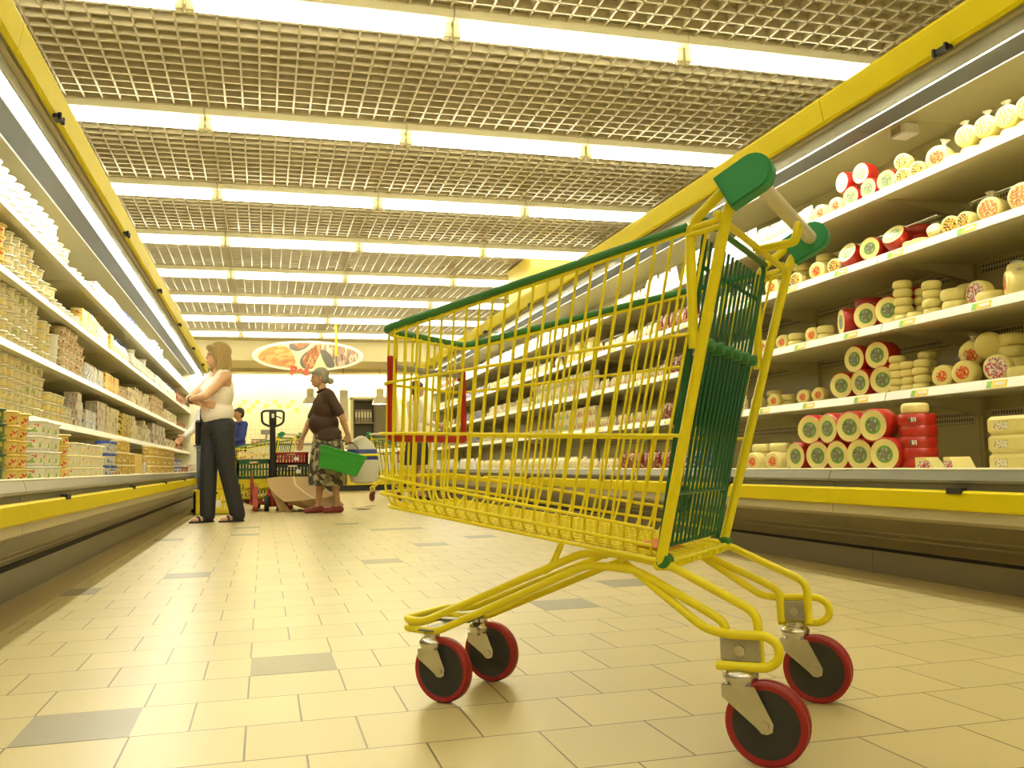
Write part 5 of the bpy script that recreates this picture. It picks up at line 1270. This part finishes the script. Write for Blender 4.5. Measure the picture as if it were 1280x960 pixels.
for i in range(16):
    lay, row, colm = i//8, (i % 8)//2, i % 2
    p = Vector((c2.x, 13.2, 0))+W2*(colm-.5)*.125+L2*(.37+.115*row+.02*lay)
    put('grocery_bag', GB[0][1], Matrix.Translation((p.x, p.y, zbot(.37+.115*row)+.045+.158*lay)) @ Matrix.Rotation(pi/2-T2+pi/2, 4, 'Z') @ Matrix.Scale(.72, 4), 'red and cream grocery bag in the full trolley, %s layer, %s row, %s' % (('lower','upper')[lay], ORD[row+1], ('near side','far side')[colm]), 'grocery bag', 'groceries in the full trolley')
p = Vector((c2.x, 13.2, 0))+L2*.235
put('yellow_sack', GB[1][1], Matrix.Translation((p.x, p.y, zbot(.22)+.03)) @ Matrix.Rotation(pi/2-T2+pi/2, 4, 'Z'), 'yellow sack at the handle end of the full trolley', 'sack', None)
# fish counter
FW = mat('counter_white', (.80,.76,.62), .35, var=.03)
fc = empty('fish_counter', (0, 19.2, 0)); tag(fc, 'long white serving counter with yellow base in front of the tiled wall', 'counter')
m = MB(); m.box(-2.6, 4.6, .10, .9, .42, .74); m.box(-2.6, 1.15, .10, .9, .74, .98); m.build('body', FW, fc)
m = MB(); m.bbox(-2.6, 4.6, .08, .88, .12, .42, .01); m.build('base_panel', YCR, fc)
m = MB(); m.box(-2.6, 4.6, .16, .86, 0, .12); m.build('plinth', DGREY, fc)
m = MB(); m.bbox(-2.62, 1.17, .06, .92, .98, 1.01, .006); m.build('worktop', STEEL, fc)
m = MB(); m.prism([(.10,.74),(.10,.80),(.16,.76),(.88,.86),(.9,.86),(.9,.74)], 1.16, 4.6, 0, lambda a, b, y: (y, a, b)); m.build('display_tray', STEEL, fc)
ice = MB(); R = []
for i in range(7):
    R.append([Vector((1.2+3.36*j/60, 19.2+.17+.7*i/6, .775+.10*i/6+random.uniform(0, .03))) for j in range(61)])
ice.sheet(R, .01); tag(ice.build('crushed_ice', mat('ice', (.78,.74,.62), .3, var=.1, scale=60)), 'bed of crushed ice on the display tray of the fish counter', 'ice', kind='stuff')
FISH = mat('fish_skin', (.34,.27,.20), .3, var=.35, scale=40, metal=.2)
def b_fish():
    m = MB(); m.ball((0,0,.028), (.14,.03,.045), 16, 8); m.prism([(.12,.028),(.19,.075),(.175,.028),(.19,-.018)], -.004, .004, 0, lambda a, b, y: (a, y, b)); m.prism([(-.03,.065),(.03,.09),(.05,.06)], -.003, .003, 0, lambda a, b, y: (a, y, b))
    o = m.build('fish', FISH); e = MB(); e.ball((-.11,-.022,.038), .008, 8, 6); e.build('eye', EYED, o); return o
for i in range(8):
    u = 436+7*i
    x = at_y(u, 565, 19.55).x
    put('fish', b_fish, Matrix.Translation((x, 19.42+.22*(i % 2), .885+.03*(i % 2))) @ Matrix.Rotation(.5+random.uniform(-.3, .3), 4, 'Z') @ Matrix.Rotation(pi/2*.7, 4, 'X') @ Matrix.Scale(.8, 4), 'whole fish on the ice of the counter, %s from the left' % ordn(i+1), 'fish', 'fish on the counter')
sx = at_y(326, 545, 19.6).x
sc = empty('weighing_scale', (sx, 19.6, 1.01)); tag(sc, 'grey weighing scale with raised display on the white counter', 'scale')
m = MB(); m.bbox(-.16, .16, -.14, .14, .0, .07, .012); m.build('base', GREY, sc)
m = MB(); m.bbox(-.19, .10, -.15, .15, .085, .10, .006); m.lathe([(.03,.07),(.03,.085)], 12); m.build('pan', STEEL, sc)
m = MB(); m.bbox(.09, .13, -.02, .02, .07, .20, .006); m.bbox(.0, .20, -.035, .035, .20, .30, .012); m.build('display_head', GREY, sc)
for i, u in enumerate((316, 322)):
    x = at_y(u, 551, 19.35).x; o = MB(); o.prism([(0,0),(.012,0),(.03,.07),(.02,.07)], -.045, .045, 0, lambda a, b, y: (y, a, b)); oo = o.build('price_card', WHITE); oo.location = (x, 19.33, 1.0105)
    q = MB(); q.prism([(.0005,.012),(.003,.012),(.0175,.058),(.0145,.058)], -.032, .032, 0, lambda a, b, y: (y, a, b)); q.build('print', PRT['red'], oo); tag(oo, 'small red printed price card on the counter, %s of two before the scale' % ('left', 'right')[i], 'price card')
# pendant lamps
LAMPG = mat('lamp_shade', (.72,.68,.52), .35); BULB = mat('lamp_glow', (1,1,1), .5, emit=(1,.90,.62), estr=14.0)
def b_pend():
    r = empty('pendant_lamp'); m = MB(); m.lathe([(.19,0),(.185,.02),(.15,.11),(.10,.16),(.085,.175)], 28, cap=False); m.build('shade', LAMPG, r)
    m = MB(); m.lathe([(.085,.172),(.085,.34),(.05,.36),(.0001,.36)], 20, cap=False); m.build('lamp_housing', LAMPG, r)
    m = MB(); m.ball((0,0,.085), (.10,.10,.09), 16, 10); m.build('bulb', BULB, r)
    m = MB(); m.tube([(0,0,.36),(0,0,.84)], .006, 6); m.build('cord', STEEL, r); return r
for i, u in enumerate((272, 388, 475, 566)):
    p = at_y(u, 508, 21.0)
    put('pendant_lamp', b_pend, Matrix.Translation((p.x, 21.0, 1.93)), 'grey bell-shaped pendant lamp over the fish counter, %s from the left' % ordn(i+1), 'pendant lamp', 'pendant lamps over the fish counter')
# unseen battens added behind the soffit to brighten the tiled wall
WASHT = [c for c in light0.children if c.name.startswith('tube')][0].data.copy(); WASHT.materials[0] = mat('wall_wash_tube', (1,1,1), .5, emit=(1,.93,.70), estr=34.0)
for k in range(5):
    o = dup(light0); o.location = (-2.2+1.55*k, 22.95, 2.90)
    for ch in o.children:
        if ch.name.startswith('tube'): ch.data = WASHT
    tag(o, 'added unseen light behind the soffit brightening the tiled back wall, %s from the left' % ordn(k+1), 'ceiling light', 'added lights behind the soffit')
# cabinet against the back wall
cx0, cx1 = at_y(441, 520, 23.0).x, at_y(494, 520, 23.0).x
cab = empty('storage_cabinet', ((cx0+cx1)/2, 23.1, 0)); hw = (cx1-cx0)/2; tag(cab, 'grey metal cabinet with open shelves against the tiled back wall', 'cabinet')
CABM = mat('cabinet_grey', (.16,.145,.10), .5, var=.06); 
m = MB(); m.box(-hw, hw, .24, .26, 0, 2.18); m.box(-hw, -hw+.03, -.2, .26, 0, 2.18); m.box(-.02, .02, -.2, .26, 0, 2.18); m.box(hw-.03, hw, -.2, .26, 0, 2.18); m.box(-hw, hw, -.2, .26, 2.14, 2.18); m.build('body', CABM, cab)
m = MB(); m.box(-hw-.07, -hw, -.22, .26, 0, 2.22); m.box(-hw-.07, hw+.05, -.22, .26, 2.18, 2.24); m.box(hw, hw+.05, -.22, .26, 0, 2.22); m.build('frame', CREAM, cab)
for z in (.7, 1.12, 1.58): 
    m = MB(); m.box(-hw+.03, -.02, -.19, .24, z, z+.025); m.build('shelf', GREY, cab)
m = MB(); m.bbox(.02, hw-.03, -.215, -.195, .1, 2.12, .004); mo = m.build('door', mat('cabinet_door', (.20,.18,.13), .45), cab)
m = MB(); m.box(.05, .07, -.235, -.215, 1.0, 1.2); m.build('handle', STEEL, mo)
def b_binder():
    m = MB(); m.bbox(-.03, .03, -.12, .12, 0, .32, .004); o = m.build('binder', mat('binder_grey', (.30,.28,.22), .5, var=.2, scale=2)); l = MB(); l.box(-.02, .02, -.122, -.12, .12, .26); l.build('label', WHITE, o); return o
for i in range(6):
    put('binder', b_binder, Matrix.Translation(((cx0+cx1)/2-hw+.08+.073*i, 23.08, 1.607)), 'grey binder on the upper shelf of the cabinet, %s from the left' % ordn(i+1), 'binder', 'binders in the cabinet')
for i in range(2):
    o = MB(); o.lathe([(.05,0),(.07,.03),(.075,.09),(.07,.10),(.0001,.10)], 16); oo = o.build('dark_pot', mat('pot_dark_red', (.10,.015,.012), .35)); oo.location = ((cx0+cx1)/2-hw+.2+.17*i, 23.0, 1.147)
    l = MB(); l.lathe([(.072,.10),(.05,.125),(.0001,.13)], 16); l.build('lid', WHITE, oo); tag(oo, 'small dark red pot on the middle shelf of the cabinet, %s' % ('left one','right one')[i], 'pot')
# hanging notice
nx = at_y(430, 515, 20.6).x; hn = empty('hanging_notice', (nx, 20.6, 0)); tag(hn, 'grey notice panel hanging on a thin rod left of the cabinet', 'notice')
m = MB(); m.tube([(-.02,0,2.22),(-.02,0,2.76)], .008, 8); m.build('rod', STEEL, hn)
m = MB(); m.bbox(-.09, .09, -.008, .008, 1.52, 2.22, .004); m.build('panel', mat('notice_grey', (.55,.50,.36), .5, var=.08, scale=12), hn)
# oval hanging sign
SY = 18.75
pc = at_y(385.5, 445, SY); aw = abs(at_y(455, 445, SY).x-at_y(316, 445, SY).x)/2; ah = (at_y(386, 426, SY).z-at_y(386, 464, SY).z)/2
sg = empty('oval_sign', (pc.x, SY, pc.z)); tag(sg, 'oval picture sign with white rim hanging from the ceiling over the fish counter', 'sign')
def oval(a, b, n=64): return [(a*cos(2*pi*i/n), b*sin(2*pi*i/n)) for i in range(n)]
MB().prism(oval(aw, ah), -.02, .02, 0).build('rim', mat('sign_white', (.86,.84,.74), .4), sg)
MB().prism(oval(aw*.945, ah*.86), -.024, -.018, 0).build('picture_ground', mat('sign_cream', (.78,.66,.42), .4), sg)
def inside(poly):
    out = []
    for x, z in poly:
        k = sqrt((x/.945)**2+(z/.86)**2); s_ = 1/k if k > 1 else 1
        out.append((x*s_*aw, z*s_*ah))
    return out
PINKP = printmat('picture_orange', (.56,.24,.055), [((.66,.36,.11),.52),((.46,.16,.03),.64)], 5, aniso=(1,1,2.2)); BRWP = printmat('picture_brown', (.38,.13,.035), [((.58,.30,.13),.55),((.22,.07,.03),.6)], 7, aniso=(2.4,1,.7)); PALP = printmat('picture_pink', (.34,.20,.14), [((.56,.43,.34),.53),((.18,.10,.08),.58)], 7, aniso=(2.6,1,.6)); SLATE = mat('picture_slate', (.13,.12,.11), .45, var=.3, scale=6)
def blobp(pts, y, mt, nm='picture'):
    P = fillet([(p[0], 0, p[1]) for p in inside(pts)], .2*aw, 5, True); MB().prism([(p.x, p.z) for p in P], y-.003, y, 0).build(nm, mt, sg)
blobp([(-.97,-.2),(-.80,.40),(-.52,.72),(-.36,.55),(-.26,.05),(-.22,-.5),(-.33,-.86),(-.72,-.66)], -.0245, PINKP)
blobp([(-.37,.86),(-.35,.45),(-.20,.25),(-.04,.50),(.05,.86)], -.0245, SLATE); blobp([(-.30,.86),(-.28,.62),(-.16,.42),(-.05,.6),(.02,.86)], -.0275, BRWP)
blobp([(-.10,-.86),(-.17,-.4),(-.10,.1),(.06,.5),(.20,.5),(.15,-.3),(.06,-.86)], -.0245, SLATE); blobp([(-.04,-.86),(-.12,-.3),(-.05,.1),(.10,.7),(.25,.86),(.22,.2),(.14,-.3),(.08,-.86)], -.0275, BRWP)
blobp([(.30,.86),(.27,.3),(.42,-.2),(.50,-.72),(.72,-.64),(.94,-.2),(.93,.3),(.70,.72)], -.0245, PALP); blobp([(.20,.42),(.30,.42),(.44,-.05),(.53,-.80),(.36,-.84),(.25,-.2)], -.0275, SLATE)
cu = bpy.data.curves.new('lettering', 'FONT'); cu.body = 'Pes'; cu.size = .27; cu.extrude = .008; cu.offset = .010
to = bpy.data.objects.new('lettering', cu); COL.objects.link(to)
bpy.context.view_layer.update()
me = bpy.data.meshes.new_from_object(to.evaluated_get(bpy.context.evaluated_depsgraph_get())); bpy.data.objects.remove(to, do_unlink=True)
me.materials.clear(); me.materials.append(mat('red_lettering', (.70,.07,.03), .4))
lo = bpy.data.objects.new('lettering', me); COL.objects.link(lo); lo.parent = sg
lp = at_y(362.5, 469.5, SY); lo.location = (lp.x-pc.x, -.05, lp.z-pc.z); lo.rotation_euler = (pi/2, 0, 0)
for dx in (-.55, .55):
    MB().tube([(dx*aw, 0, ah*.78), (dx*aw, 0, 3.5-pc.z)], .006, 6).build('hanger', STEEL, sg)
# thin yellow pennant hanging from the ceiling before the sign
px = at_y(420, 430, 16.9).x; zt, zb_ = 3.19, at_y(420, 445, 16.9).z
yp = MB(); yp.bbox(px-.022, px+.022, 16.89, 16.902, zb_, zt, .003); ypo = yp.build('ceiling_strip', YCR); tag(ypo, 'thin yellow strip hanging from the ceiling in front of the oval sign', 'hanging strip')
# ------------------------------------------------------------------ world and view
w = bpy.data.worlds.new('world'); SC.world = w; w.use_nodes = True
w.node_tree.nodes['Background'].inputs[0].default_value = (1,.94,.64,1); w.node_tree.nodes['Background'].inputs[1].default_value = .25
SC.view_settings.view_transform = 'Standard'; SC.view_settings.look = 'None'; SC.view_settings.gamma = 1; SC.view_settings.use_curve_mapping = False
SC.view_settings.exposure = 0.74
SC.cycles.use_denoising = True
SC.cycles.max_bounces = 8
